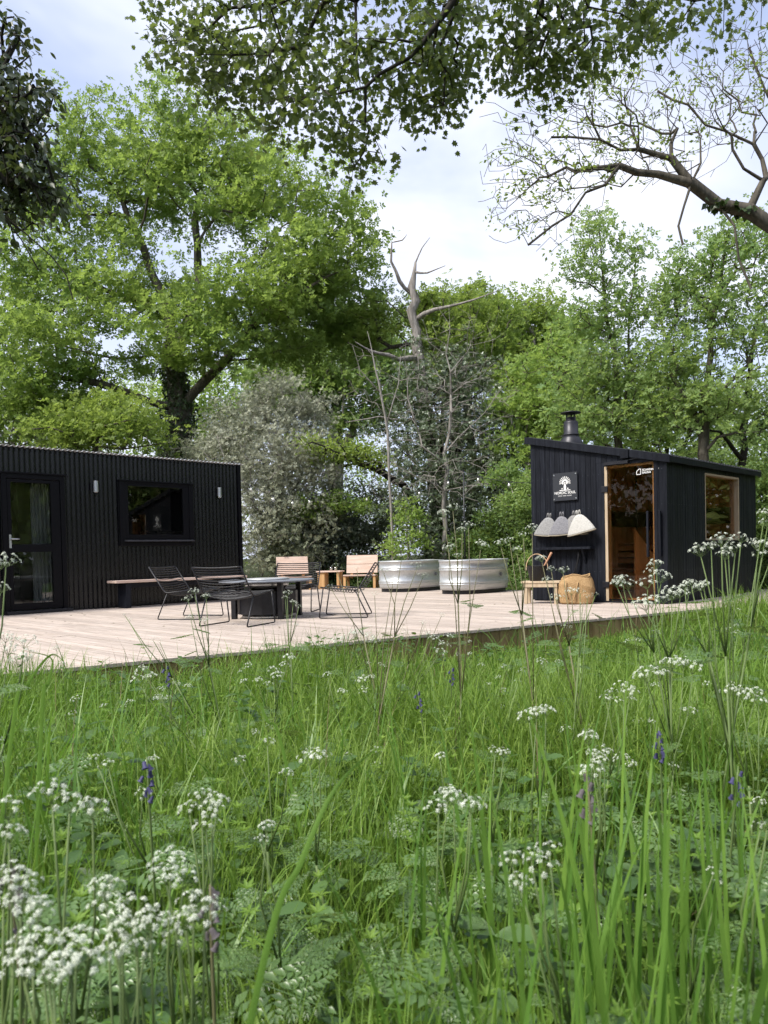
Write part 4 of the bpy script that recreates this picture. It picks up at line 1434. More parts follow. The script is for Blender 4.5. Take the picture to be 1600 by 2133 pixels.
# dead tree and bare grey tree
def bare(name, label, paths, m, cat='tree', part='limb', group=None):
    base = Vector(paths[0][0][0])
    t = thing(name, label, cat, base, 0, group)
    for i, pr in enumerate(paths):
        pts, rs = [Vector(p) for p, _ in pr], [r for _, r in pr]
        fine, fr = [], []
        for k in range(len(pts) - 1):
            n = max(2, int((pts[k + 1] - pts[k]).length / .3))
            for q in range(n):
                u = q / n
                w = pts[k].lerp(pts[k + 1], u)
                if q:
                    w += Vector(rng.normal(size=3)) * rs[k] * .25
                fine.append(w - base)
                fr.append((rs[k] + (rs[k + 1] - rs[k]) * u) * rng.uniform(.9, 1.12))
        fine.append(pts[-1] - base)
        fr.append(rs[-1])
        MB().tube(fine, fr, 8).build('trunk' if i == 0 else part, m, t, smooth=True)
    return t
bare('dead_tree', 'broken grey-brown dead trunk standing above the holly with snapped top', [
    [((1.58, 22.60, 0.34), 0.237), ((1.55, 22.60, 3.79), 0.209), ((1.27, 22.60, 5.76), 0.174), ((1.12, 22.60, 7.57), 0.146), ((0.99, 22.60, 8.82), 0.118), ((1.13, 22.60, 9.58), 0.031)],
    [((0.99, 22.60, 8.66), 0.063), ((0.64, 22.40, 8.97), 0.052), ((0.41, 22.30, 9.49), 0.038), ((0.44, 22.20, 9.99), 0.021), ((0.74, 22.10, 10.01), 0.018), ((0.87, 22.00, 10.13), 0.006)],
    [((1.07, 22.60, 9.29), 0.042), ((1.45, 22.40, 9.18), 0.025), ((1.96, 22.20, 9.30), 0.009)],
    [((1.10, 22.60, 9.49), 0.028), ((1.34, 22.70, 10.03), 0.015), ((1.58, 22.80, 10.36), 0.006)],
    [((1.12, 22.60, 7.92), 0.083), ((1.62, 22.20, 8.06), 0.052), ((2.35, 21.90, 8.12), 0.035), ((3.38, 21.50, 8.33), 0.010)],
    [((1.13, 22.60, 6.80), 0.091), ((0.55, 22.00, 6.62), 0.063), ((-0.26, 21.60, 6.78), 0.035), ((-0.65, 21.40, 6.98), 0.010)],
    [((1.50, 22.60, 4.63), 0.070), ((0.90, 21.60, 4.75), 0.042), ((-0.03, 21.00, 4.83), 0.025), ((-0.94, 20.80, 4.66), 0.009)]], M_bark_dead)
tree('sprouting_oak', 'thin-leaved oak limb sprouting yellow tufts round the dead trunk', 'tree', [(2.72, 23.50, 0.28), (2.70, 23.50, 3.29), (2.67, 23.50, 5.47), (2.64, 23.50, 7.36)],
    [(2.52, 23.50, 8.52, 1.32, 1.32, 0.51), (3.64, 23.30, 8.07, 0.87, 0.87, 0.58), (1.64, 23.50, 8.25, 0.88, 0.88, 0.66), (0.18, 23.50, 8.29, 0.88, 0.88, 0.73), (2.73, 23.00, 7.37, 1.29, 1.29, 0.43), (-0.42, 24.00, 8.01, 0.75, 0.75, 0.75), (3.72, 23.00, 7.20, 0.57, 0.57, 0.36)],
    260, 16, .36, .11, M_bark, M_yellow, .14, tmpl=TUFT, step=.5, wob=.2, sag=.05)
tree('bare_tree', 'slender leafless grey tree with fine twigs in front of the holly', 'tree',
    [[(1.53, 19.20, 0.44), (1.57, 19.20, 1.70), (1.64, 19.20, 3.14), (1.76, 19.20, 4.56), (1.67, 19.20, 5.99), (1.76, 19.20, 7.17)],
     [(1.69, 19.20, 3.73), (2.57, 19.00, 4.51), (3.16, 18.90, 5.29)], [(1.64, 19.20, 3.02), (1.01, 18.90, 3.70), (0.68, 18.80, 4.86), (0.65, 18.80, 6.14)], [(1.61, 19.20, 2.78), (2.48, 18.60, 2.70), (3.27, 18.40, 2.95)],
     [(1.61, 19.20, 2.78), (0.64, 18.60, 3.04), (-0.17, 18.40, 3.32)]],
    [(1.65, 19.00, 5.70, 1.54, 1.54, 1.66), (1.02, 18.80, 4.04, 1.41, 1.41, 1.29), (2.43, 18.80, 4.59, 1.18, 1.18, 1.29), (1.44, 18.60, 2.84, 1.98, 1.98, 0.58), (-0.38, 19.40, 5.01, 0.61, 0.61, 1.46)],
    900, 0, .1, .03, M_bark_grey, None, .065, step=.4, wob=.15, pw=.56, sag=.02, minr=.004)
bare('leaning_sapling', 'pale bare stem leaning in front of the grey hawthorn and dark holly', [
    [((0.24, 18.90, 0.54), 0.031), ((0.19, 18.90, 2.78), 0.034), ((0.17, 18.90, 4.07), 0.031), ((-0.01, 18.90, 5.25), 0.025), ((-0.17, 18.90, 6.07), 0.014), ((-0.27, 18.90, 6.54), 0.005)],
    [((0.16, 18.90, 4.31), 0.019), ((0.46, 18.80, 5.22), 0.012), ((0.53, 18.80, 5.91), 0.004)], [((0.04, 18.90, 5.01), 0.015), ((-0.47, 18.80, 5.58), 0.010), ((-0.63, 18.70, 6.14), 0.004)]], M_bark_grey)

# fresh green sprays at the wood edge
tree('arching_hazel', 'bright green branch arching over the dark hollow behind the side table', 'shrub',
    [[(-3.25, 20.40, 0.58), (-3.03, 20.30, 1.34), (-2.49, 20.20, 1.96), (-1.84, 20.10, 2.31), (-0.96, 20.00, 2.39), (-0.46, 20.00, 2.25)]],
    [(-2.62, 20.20, 1.77, 0.30, 0.30, 0.43), (-1.97, 20.10, 2.29, 0.50, 0.50, 0.28), (-1.20, 20.00, 2.44, 0.55, 0.55, 0.25), (-2.90, 20.30, 1.21, 0.20, 0.20, 0.33), (-0.58, 20.00, 2.34, 0.30, 0.30, 0.17)], 110, 42, .24, .085, M_bark_grey, M_spring2, .03, step=.3, minr=.005, ragged=.6)
tree('maple_sapling', 'small bright green sapling right behind the nearer metal tubs', 'sapling', [(0.58, 18.60, 0.49), (0.62, 18.60, 1.12), (0.61, 18.60, 1.94)],
    [(0.56, 18.60, 1.94, 0.37, 0.37, 0.35), (0.79, 18.50, 1.70, 0.28, 0.28, 0.39), (0.30, 18.40, 1.25, 0.39, 0.39, 0.25), (0.73, 18.60, 2.17, 0.21, 0.21, 0.26), (0.94, 18.50, 1.35, 0.25, 0.25, 0.25)], 46, 30, .20, .09, M_bark_grey, M_spring2, .025, step=.25, minr=.005)
tree('field_maple_bush', 'fresh green leafy bush showing beside the sauna hats', 'bush', [(3.33, 17.20, 0.47), (3.30, 17.20, 1.59), (3.20, 17.20, 2.13)],
    [(3.09, 17.20, 2.19, 0.49, 0.49, 0.24), (3.35, 17.20, 1.70, 0.32, 0.32, 0.43), (3.52, 17.40, 2.57, 0.43, 0.43, 0.33), (2.97, 18.00, 2.86, 0.45, 0.45, 0.25), (3.41, 17.00, 1.05, 0.32, 0.32, 0.42)], 120, 60, .22, .085, M_bark_grey, M_spring, .03, step=.3, minr=.005)
tree('low_oak_limb', 'low oak limb with yellow-green leaves reaching over the hawthorn', 'tree', [(1.44, 22.00, 0.36), (1.11, 21.60, 2.07), (0.58, 21.00, 2.96), (0.06, 20.60, 3.26), (-0.56, 20.20, 3.48), (-1.29, 19.90, 3.77)],
    [(-1.41, 19.90, 3.78, 0.55, 0.55, 0.20), (-0.68, 20.10, 3.72, 0.63, 0.63, 0.23), (-0.18, 20.30, 3.55, 0.38, 0.38, 0.18), (-1.88, 19.60, 3.93, 0.29, 0.29, 0.15)], 80, 34, .34, .09, M_bark_dark, M_yellow, .10, step=.35, flat=.8, ragged=.7)

# background wood in the middle
tree('far_oak', 'pale green round-topped oak far behind, left of the sauna roof', 'tree', [(6.79, 35.00, 0.71), (6.90, 35.00, 6.48), (6.94, 35.00, 8.64)],
    [(6.77, 35.00, 11.23, 1.86, 1.86, 1.31), (7.83, 35.00, 9.92, 1.64, 1.64, 1.53), (5.87, 35.00, 9.53, 1.09, 1.09, 1.53), (8.00, 34.00, 7.76, 1.49, 1.49, 1.49), (6.67, 36.00, 7.98, 1.35, 1.35, 1.57)], 340, 24, .85, .18, M_bark_grey, M_yellow, .35, tmpl=TUFT, step=1.0)
tree('far_oak', 'tall mid-green tree filling the gap between big oak and dead trunk', 'tree', [(-2.05, 33.00, 0.92), (-1.94, 33.00, 5.34), (-1.87, 33.00, 7.99)],
    [(-2.04, 33.00, 9.63, 1.96, 1.96, 1.65), (-0.18, 33.00, 10.40, 1.24, 1.24, 1.65), (-1.06, 33.00, 7.77, 1.96, 1.96, 1.65), (-3.10, 33.00, 8.02, 1.24, 1.24, 1.24), (0.62, 34.00, 8.98, 1.06, 1.06, 1.49), (-4.87, 34.00, 8.69, 1.49, 1.49, 1.27)], 380, 24, .85, .18, M_bark_grey, M_spring, .35, tmpl=TUFT, step=1.0)
tree('far_oak', 'yellowish tree crown peeping over the holly in the distance', 'tree', [(3.48, 37.00, 0.77), (3.61, 37.00, 6.87), (3.66, 37.00, 9.16)],
    [(3.26, 37.00, 12.36, 1.62, 1.62, 1.04), (4.87, 37.00, 12.55, 1.39, 1.39, 1.04), (3.91, 37.00, 10.29, 2.31, 2.31, 1.62)], 240, 24, .85, .18, M_bark_grey, M_yellow, .3, tmpl=TUFT, step=1.0)

tree('far_oak', 'light green tree glimpsed under the boughs of the big oak', 'tree', [(-10.55, 36.00, 1.10), (-10.44, 36.00, 4.80), (-10.38, 36.00, 6.58)],
    [(-11.45, 36.00, 8.17, 2.02, 2.02, 1.57), (-8.31, 36.00, 8.54, 2.02, 2.02, 1.35), (-6.82, 35.00, 6.79, 1.53, 1.53, 1.31), (-13.71, 36.00, 7.55, 1.80, 1.80, 1.35), (-15.95, 36.00, 7.60, 1.80, 1.80, 1.35), (-9.44, 35.00, 6.42, 1.97, 1.97, 1.09)], 260, 60, .85, .18, M_bark_grey, M_spring2, .25, step=1.0)
# young trees behind the sauna
tree('hornbeam_tree', 'slim light green tree with thin twin stems rising above the sauna flue', 'tree',
    [[(5.45, 17.80, 0.57), (5.46, 17.80, 2.67), (5.45, 17.80, 4.33), (5.34, 17.80, 5.98), (5.17, 17.80, 7.52), (5.11, 17.80, 8.50)], [(5.46, 17.80, 3.78), (5.71, 17.70, 5.29), (5.72, 17.60, 6.57), (5.88, 17.60, 7.64)]],
    [(5.02, 17.80, 8.39, 0.40, 0.40, 0.38), (5.72, 17.60, 7.75, 0.37, 0.37, 0.66), (4.95, 17.80, 7.52, 0.67, 0.67, 0.47), (4.35, 17.80, 7.64, 0.33, 0.33, 0.18), (5.59, 17.60, 6.57, 0.66, 0.66, 0.61), (4.82, 17.80, 6.43, 0.61, 0.61, 0.56), (5.30, 17.80, 5.32, 1.00, 1.00, 0.61), (4.47, 17.60, 4.86, 0.88, 0.88, 0.55),
     (5.78, 17.60, 4.18, 0.88, 0.88, 0.55), (4.62, 17.40, 3.95, 0.87, 0.87, 0.49)], 400, 11, .38, .095, M_bark, M_spring, .085, tmpl=TUFT, step=.5, sag=.03, inner=.1, minr=.007)
tree('hornbeam_tree', 'broad fresh green tree at the photo edge above the sauna eaves', 'tree',
    [[(7.01, 16.60, 0.56), (6.98, 16.60, 2.52), (6.95, 16.60, 4.07), (7.12, 16.60, 5.60), (7.34, 16.60, 6.62), (7.45, 16.60, 7.43)], [(6.94, 16.60, 3.86), (7.74, 16.20, 4.88), (8.06, 16.20, 6.07)], [(6.95, 16.60, 3.76), (6.36, 16.80, 4.85), (6.24, 17.00, 5.94)]],
    [(6.91, 16.80, 7.11, 0.73, 0.73, 0.42), (7.66, 16.60, 7.63, 0.62, 0.62, 0.52), (7.97, 16.00, 6.79, 0.60, 0.60, 0.80), (7.13, 16.60, 6.21, 0.93, 0.93, 0.52), (6.46, 17.00, 6.57, 0.53, 0.53, 0.42), (7.75, 16.00, 5.42, 0.70, 0.70, 0.50), (6.70, 16.60, 5.20, 1.04, 1.04, 0.52), (6.20, 17.20, 5.79, 0.54, 0.54, 0.43),
     (7.34, 16.00, 4.24, 0.90, 0.90, 0.50), (6.56, 16.80, 4.12, 0.84, 0.84, 0.53), (7.84, 15.80, 3.60, 0.59, 0.59, 0.49), (6.04, 17.40, 4.89, 0.65, 0.65, 0.43)], 540, 11, .40, .095, M_bark, M_spring, .12, tmpl=TUFT, step=.5, sag=.03, inner=.1, minr=.007)
tree('hazel_tree', 'yellow-green many-branched tree between flue and hawthorn, behind the sauna', 'tree',
    [[(4.49, 20.50, 0.53), (4.53, 20.50, 2.96), (4.61, 20.50, 4.23), (4.76, 20.50, 5.49)]],
    [(4.33, 20.50, 6.01, 0.90, 0.90, 0.64), (4.69, 20.50, 4.73, 1.15, 1.15, 0.77), (3.80, 20.50, 4.88, 0.90, 0.90, 0.64), (3.93, 20.00, 3.67, 1.00, 1.00, 0.62), (5.23, 20.50, 6.75, 0.64, 0.64, 0.64), (3.09, 20.00, 4.93, 0.50, 0.50, 0.23)], 300, 13, .42, .105, M_bark, M_spring2, .12, tmpl=TUFT, step=.55, inner=.1)
tree('wood_edge_tree', 'shady green tree low behind the sauna roof with dark stems', 'tree',
    [[(8.12, 22.00, 0.41), (8.15, 22.00, 3.02), (8.21, 22.00, 5.06)], [(8.15, 22.00, 3.29), (8.83, 21.60, 4.57), (9.43, 21.40, 5.58)], [(8.15, 22.00, 3.15), (7.21, 22.00, 4.41), (6.95, 22.00, 5.50)]],
    [(6.94, 22.00, 4.41, 1.38, 1.38, 0.82), (8.58, 22.00, 4.37, 1.51, 1.51, 0.82), (9.62, 21.00, 3.80, 1.31, 1.31, 0.79), (8.23, 22.50, 5.58, 1.55, 1.55, 0.70), (9.68, 22.00, 4.89, 1.24, 1.24, 0.69), (8.44, 21.00, 3.18, 1.44, 1.44, 0.66), (9.53, 20.00, 2.67, 1.00, 1.00, 0.75)], 380, 17, .46, .11, M_bark_dark, M_spring, .16, tmpl=TUFT, step=.6, inner=.2)
tree('edge_shrub', 'leafy green shrub past the far corner of the sauna', 'shrub', [(7.48, 14.60, 0.13), (7.47, 14.60, 0.95), (7.45, 14.60, 1.87)],
    [(7.53, 14.80, 2.06, 0.46, 0.46, 0.56), (7.45, 14.60, 1.23, 0.42, 0.42, 0.55), (7.31, 14.40, 0.60, 0.40, 0.40, 0.45), (7.76, 15.00, 2.72, 0.47, 0.47, 0.47)], 190, 80, .26, .075, M_bark_dark, M_under, .05, step=.4, inner=.3)
bare('thin_trunk', 'dark slender trunk standing above the middle of the sauna roof', [[((5.95, 19.20, 0.52), .085), ((5.96, 19.20, 2.80), .08), ((5.94, 19.20, 4.23), .07), ((5.90, 19.20, 5.65), .05), ((5.83, 19.20, 6.84), .02)],
    [((5.95, 19.20, 3.99), .04), ((5.47, 19.00, 4.68), .025), ((5.18, 19.00, 5.15), .01)]], M_bark_dark)
bare('thin_trunk', 'dark slender trunk above the far end of the sauna roof', [[((8.09, 17.20, 0.52), .10), ((8.09, 17.20, 2.56), .09), ((8.06, 17.20, 3.62), .075), ((8.22, 17.20, 4.69), .06), ((8.36, 17.20, 5.95), .025)],
    [((8.08, 17.20, 2.98), .05), ((7.39, 16.80, 3.58), .03), ((6.30, 16.40, 3.64), .012)], [((8.07, 17.20, 3.30), .045), ((8.33, 16.80, 3.76), .03), ((8.70, 16.50, 3.91), .015)]], M_bark_dark)

# undergrowth along the back of the deck, and the far wood
def undergrowth():
    n = 420
    a = rng.uniform(13.6, 15.6, n)
    b = rng.uniform(6.5, 17.5, n)
    xy = np.array([site(p, q)[:2] for p, q in zip(a, b)])
    pads = np.column_stack([xy, rng.uniform(.08, .55, n) * (.5 + .5 * (a - 13.6))])
    e = np.column_stack([rng.uniform(5.6, 12, 160), rng.uniform(13.5, 17.5, 160), rng.uniform(.1, .8, 160)])
    V, F = leaf_cloud(np.concatenate([pads, e]), 60, .26, .075, LEAF, .7)
    tag(link('undergrowth', np_mesh('undergrowth', V, F, M_under)), 'low leafy undergrowth along the back edge of the deck', 'undergrowth', kind='stuff')
undergrowth()

def far_wood():
    def ring(n, a0, a1, r0, r1, h0, h1):
        az, rad = np.radians(rng.uniform(a0, a1, n)), rng.uniform(r0, r1, n)
        return np.column_stack([np.sin(az) * rad, np.cos(az) * rad, rng.uniform(h0, h1, n)])
    V, F = joined([leaf_cloud(ring(240, -62, 62, 38, 56, .8, 7.6), 190, 1.9, .26, LEAF, .8),
                   leaf_cloud(ring(620, 100, 300, 27, 36, .2, 8.5), 130, 1.9, .52, LEAF, .8),  # unseen wood behind the camera, packed dense to darken reflections in the glass
                   leaf_cloud(ring(330, 34, 102, 26, 35, .2, 8.5), 150, 1.9, .48, LEAF, .8)])  # unseen wood off to the right, added to darken the sauna window's reflection
    tag(link('distant_wood', np_mesh('distant_wood', V, F, M_far)), 'distant green wood filling the horizon between the trees', 'wood', kind='stuff')
far_wood()

# ------------------------------------------------------------------ boughs hanging into view from trees beside the camera
tree('maple_bough', 'dark lobed-leaf maple bough hanging over the top of the view', 'tree',
    [[(3.3, -1.6, -.05), (3.2, -1.4, 2.2), (2.6, -.3, 4.2), (0.85, 3.60, 4.51), (0.65, 4.20, 4.69), (0.25, 4.50, 4.67), (-0.20, 4.70, 4.58), (-0.64, 4.90, 4.54), (-1.05, 5.00, 4.46)],
     [(0.65, 4.20, 4.69), (0.95, 4.30, 4.26), (1.10, 4.40, 4.01)], [(0.25, 4.50, 4.67), (-0.09, 4.60, 4.34), (-0.09, 4.60, 4.04), (-0.07, 4.60, 3.78)], [(0.95, 4.30, 4.26), (1.49, 4.60, 4.36), (1.99, 4.80, 4.43)], [(0.25, 4.50, 4.67), (0.37, 4.70, 4.34), (0.39, 4.70, 4.09)]],
    [(-1.15, 5.00, 4.44, 0.27, 0.40, 0.22), (-1.00, 5.00, 4.19, 0.19, 0.40, 0.19), (-0.79, 5.00, 4.07, 0.16, 0.40, 0.17), (-0.55, 4.80, 4.14, 0.27, 0.40, 0.30), (-0.47, 4.80, 3.79, 0.27, 0.40, 0.18), (-0.16, 4.60, 3.81, 0.29, 0.40, 0.32), (-0.11, 4.60, 3.53, 0.20, 0.35, 0.10), (0.21, 4.60, 4.00, 0.26, 0.40, 0.29),
     (0.30, 4.70, 3.81, 0.21, 0.35, 0.12), (0.50, 4.80, 4.12, 0.18, 0.40, 0.24), (-0.65, 5.00, 4.58, 0.47, 0.50, 0.16), (0.02, 4.80, 4.45, 0.45, 0.50, 0.18), (0.55, 4.80, 4.41, 0.27, 0.50, 0.15), (-1.39, 5.10, 4.54, 0.08, 0.30, 0.11), (0.03, 4.60, 3.40, 0.05, 0.10, 0.04),
     (0.80, 4.40, 4.02, 0.21, 0.40, 0.25), (1.04, 4.40, 3.99, 0.25, 0.40, 0.25), (1.40, 4.60, 4.14, 0.23, 0.40, 0.24), (0.95, 4.50, 3.81, 0.17, 0.30, 0.06), (1.57, 4.60, 4.22, 0.17, 0.40, 0.17), (1.17, 4.50, 3.83, 0.17, 0.30, 0.07), (1.91, 4.80, 4.39, 0.21, 0.40, 0.12), (2.35, 5.00, 4.54, 0.25, 0.40, 0.11)],
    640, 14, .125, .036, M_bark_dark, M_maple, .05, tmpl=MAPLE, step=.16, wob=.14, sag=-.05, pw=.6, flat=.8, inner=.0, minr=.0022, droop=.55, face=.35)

ash = tree('ash_limb', 'gnarled almost bare ash limb with fine twigs crossing the sky', 'tree',
    [[(5.76, 9.60, 0.38), (5.66, 9.60, 2.47), (5.43, 9.60, 4.26), (5.03, 9.50, 4.99), (4.51, 9.40, 5.14), (4.14, 9.40, 5.22), (3.78, 9.30, 5.43), (3.38, 9.30, 5.55), (2.89, 9.20, 5.61), (2.46, 9.20, 5.58)],
     [(4.57, 9.40, 5.13), (4.83, 9.60, 5.62), (4.73, 9.70, 6.08), (4.13, 9.70, 6.33), (3.58, 9.80, 6.82)],
     [(3.78, 9.30, 5.43), (3.55, 9.30, 5.73), (3.15, 9.30, 5.85), (2.67, 9.20, 5.92), (2.10, 9.20, 5.96)],
     [(3.78, 9.30, 5.43), (3.65, 9.20, 5.12), (3.58, 9.20, 4.89), (3.63, 9.20, 4.67)],
     [(2.89, 9.20, 5.61), (2.46, 9.10, 5.26), (2.06, 9.10, 4.88), (1.78, 9.10, 4.67)],
     [(4.14, 9.40, 5.22), (4.29, 9.30, 4.92), (4.34, 9.30, 4.52), (4.48, 9.30, 4.17)],
     [(4.83, 9.60, 5.62), (5.20, 9.80, 6.13), (5.01, 9.90, 6.78), (4.78, 9.90, 7.39)]],
    [(1.88, 9.20, 6.05, 0.63, 0.70, 0.57), (2.24, 9.10, 5.49, 0.63, 0.60, 0.34), (1.90, 9.10, 5.11, 0.51, 0.50, 0.46), (2.85, 9.40, 6.31, 0.70, 0.80, 0.65), (3.68, 9.60, 6.52, 0.72, 0.80, 0.66), (4.54, 9.80, 6.79, 0.61, 0.80, 0.73), (3.15, 9.30, 5.74, 0.64, 0.50, 0.29),
     (1.56, 9.10, 5.28, 0.28, 0.40, 0.68), (4.96, 9.90, 7.38, 0.37, 0.50, 0.56), (2.68, 9.40, 6.83, 0.53, 0.60, 0.35)],
    1500, 9, .085, .055, M_bark, M_ash, .09, tufts=.16, smin=.014, step=.22, wob=.14, sag=-.16, pw=.64, minr=.003, droop=.2, nb=1500, ragged=.5)
add_ivy(ash, (4.51, 9.40, 5.13), (4.03, 9.35, 5.23), .05, 60)

tree('overhanging_bough', 'dark drooping bough of small oval leaves at the upper left edge', 'tree',
    [[(-4.4, 3.2, -.05), (-4.3, 3.3, 2.4), (-2.82, 4.40, 3.38), (-2.49, 4.50, 3.62), (-2.21, 4.50, 3.69), (-2.02, 4.50, 3.61), (-1.90, 4.50, 3.41), (-1.84, 4.50, 3.16)],
     [(-2.49, 4.50, 3.62), (-2.28, 4.40, 3.18), (-2.13, 4.40, 3.07), (-1.97, 4.40, 2.93), (-1.84, 4.40, 2.81), (-1.76, 4.40, 2.70), (-1.73, 4.40, 2.57)], [(-2.21, 4.50, 3.69), (-2.12, 4.50, 3.94), (-2.03, 4.50, 4.10)], [(-2.13, 4.40, 3.07), (-2.01, 4.40, 2.91), (-1.92, 4.40, 2.74)]],
    [(-2.12, 4.50, 3.91, 0.14, 0.30, 0.23), (-2.04, 4.50, 3.69, 0.14, 0.30, 0.17), (-2.00, 4.50, 3.44, 0.17, 0.30, 0.17), (-1.92, 4.50, 3.25, 0.13, 0.30, 0.13), (-2.14, 4.50, 3.39, 0.17, 0.30, 0.28), (-1.87, 4.50, 3.16, 0.08, 0.20, 0.11), (-2.12, 4.50, 3.14, 0.17, 0.20, 0.14), (-1.94, 4.50, 3.82, 0.06, 0.15, 0.08), (-2.07, 4.50, 4.15, 0.06, 0.15, 0.08)],
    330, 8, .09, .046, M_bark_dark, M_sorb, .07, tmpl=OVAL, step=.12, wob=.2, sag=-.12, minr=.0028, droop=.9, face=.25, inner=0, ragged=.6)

# ------------------------------------------------------------------ meadow
M_grass = leafmat('meadow_grass', (.095, .175, .026), (.255, .365, .068), (.155, .265, .040), trans=.40, rough=.45, spec=.3, scale=.7, tcol=(.25, .42, .04))
M_broad = leafmat('broad_grass', (.095, .205, .034), (.210, .350, .065), (.12, .235, .045), trans=.42, rough=.4, spec=.35, scale=2.0, tcol=(.22, .42, .03))
M_fern = leafmat('parsley_leaf', (.065, .130, .034), (.135, .215, .066), (.085, .155, .040), trans=.22, rough=.36, spec=.6, scale=1.5)
M_weed = leafmat('weed_leaf', (.045, .100, .028), (.095, .165, .050), (.06, .115, .036), trans=.22, rough=.42, spec=.3, scale=1.5)
M_stem = leafmat('green_stem', (.10, .15, .05), (.13, .18, .06), trans=0, rough=.5)
M_pstem = leafmat('purple_stem', (.12, .11, .06), (.16, .16, .08), trans=0, rough=.5)
M_straw = leafmat('straw', (.24, .20, .10), (.36, .31, .17), trans=.25, rough=.7)
M_dry = leafmat('dry_stem', (.16, .13, .07), (.24, .20, .11), trans=.1, rough=.7)
M_petal = leafmat('white_floret', (.66, .70, .58), (.78, .81, .71), trans=.25, rough=.6, tcol=(.8, .85, .7))
M_blue = leafmat('bluebell_petal', (.045, .042, .10), (.080, .076, .175), (.055, .052, .13), trans=.2, rough=.5, tcol=(.12, .12, .34))
M_brown = leafmat('withered_petal', (.10, .085, .10), (.16, .14, .14), trans=.2, rough=.7)

def inside_meadow(x, y, pad=.0):
    a = x * math.cos(ROT) + y * math.sin(ROT)
    b = -x * math.sin(ROT) + y * math.cos(ROT)
    return b < 5.08 - .239 * (a - 5.24) - pad

def blades(x, y, h, w, th0, curve, az, segs=4, z0=None, twist=.4):
    N = len(x)
    base = np.column_stack([x, y, (ground_z(x, y) if z0 is None else z0) - .01])
    lean = np.column_stack([np.cos(az), np.sin(az), np.zeros(N)])
    face = az + PI / 2 + rng.normal(0, twist, N)
    side = np.column_stack([np.cos(face), np.sin(face), np.zeros(N)])
    V = []
    p = base.copy()
    for k in range(segs + 1):
        t = k / segs
        ww = w * (1 - t ** 2.2) * (.75 + .5 * min(1, t * 3)) * .5
        if k == segs:
            V.append(p[:, None])
        else:
            V.append(np.stack([p - side * ww[:, None], p + side * ww[:, None]], 1))
        th = th0 + curve * ((k + .5) / segs) ** 1.5
        p = p + (lean * np.sin(th)[:, None] + np.array([0, 0, 1]) * np.cos(th)[:, None]) * (h / segs)[:, None]
    V = np.concatenate(V, 1)
    tri = []
    for k in range(segs - 1):
        a = 2 * k
        tri += [(a, a + 1, a + 3), (a, a + 3, a + 2)]
    a = 2 * (segs - 1)
    tri.append((a, a + 1, a + 2))
    tri = np.array(tri)
    n = V.shape[1]
    F = (tri[None] + (np.arange(N) * n)[:, None, None]).reshape(-1, 3)
    return V.reshape(-1, 3), F

def spots(n, y0, y1, pad=.02, side=.64, off=.6):
    """Random meadow spots within sight, thinning with distance."""
    y = np.exp(rng.uniform(np.log(y0), np.log(y1), n * 3))
    x = rng.uniform(-1, 1, n * 3) * (side * y + off)
    ok = inside_meadow(x, y, pad)
    return x[ok][:n], y[ok][:n]

def clumpy(x, y):
    return .5 + .5 * np.sin(2.3 * x + 1.1 * np.sin(1.9 * y)) * np.sin(2.1 * y + .7 * x + .4)

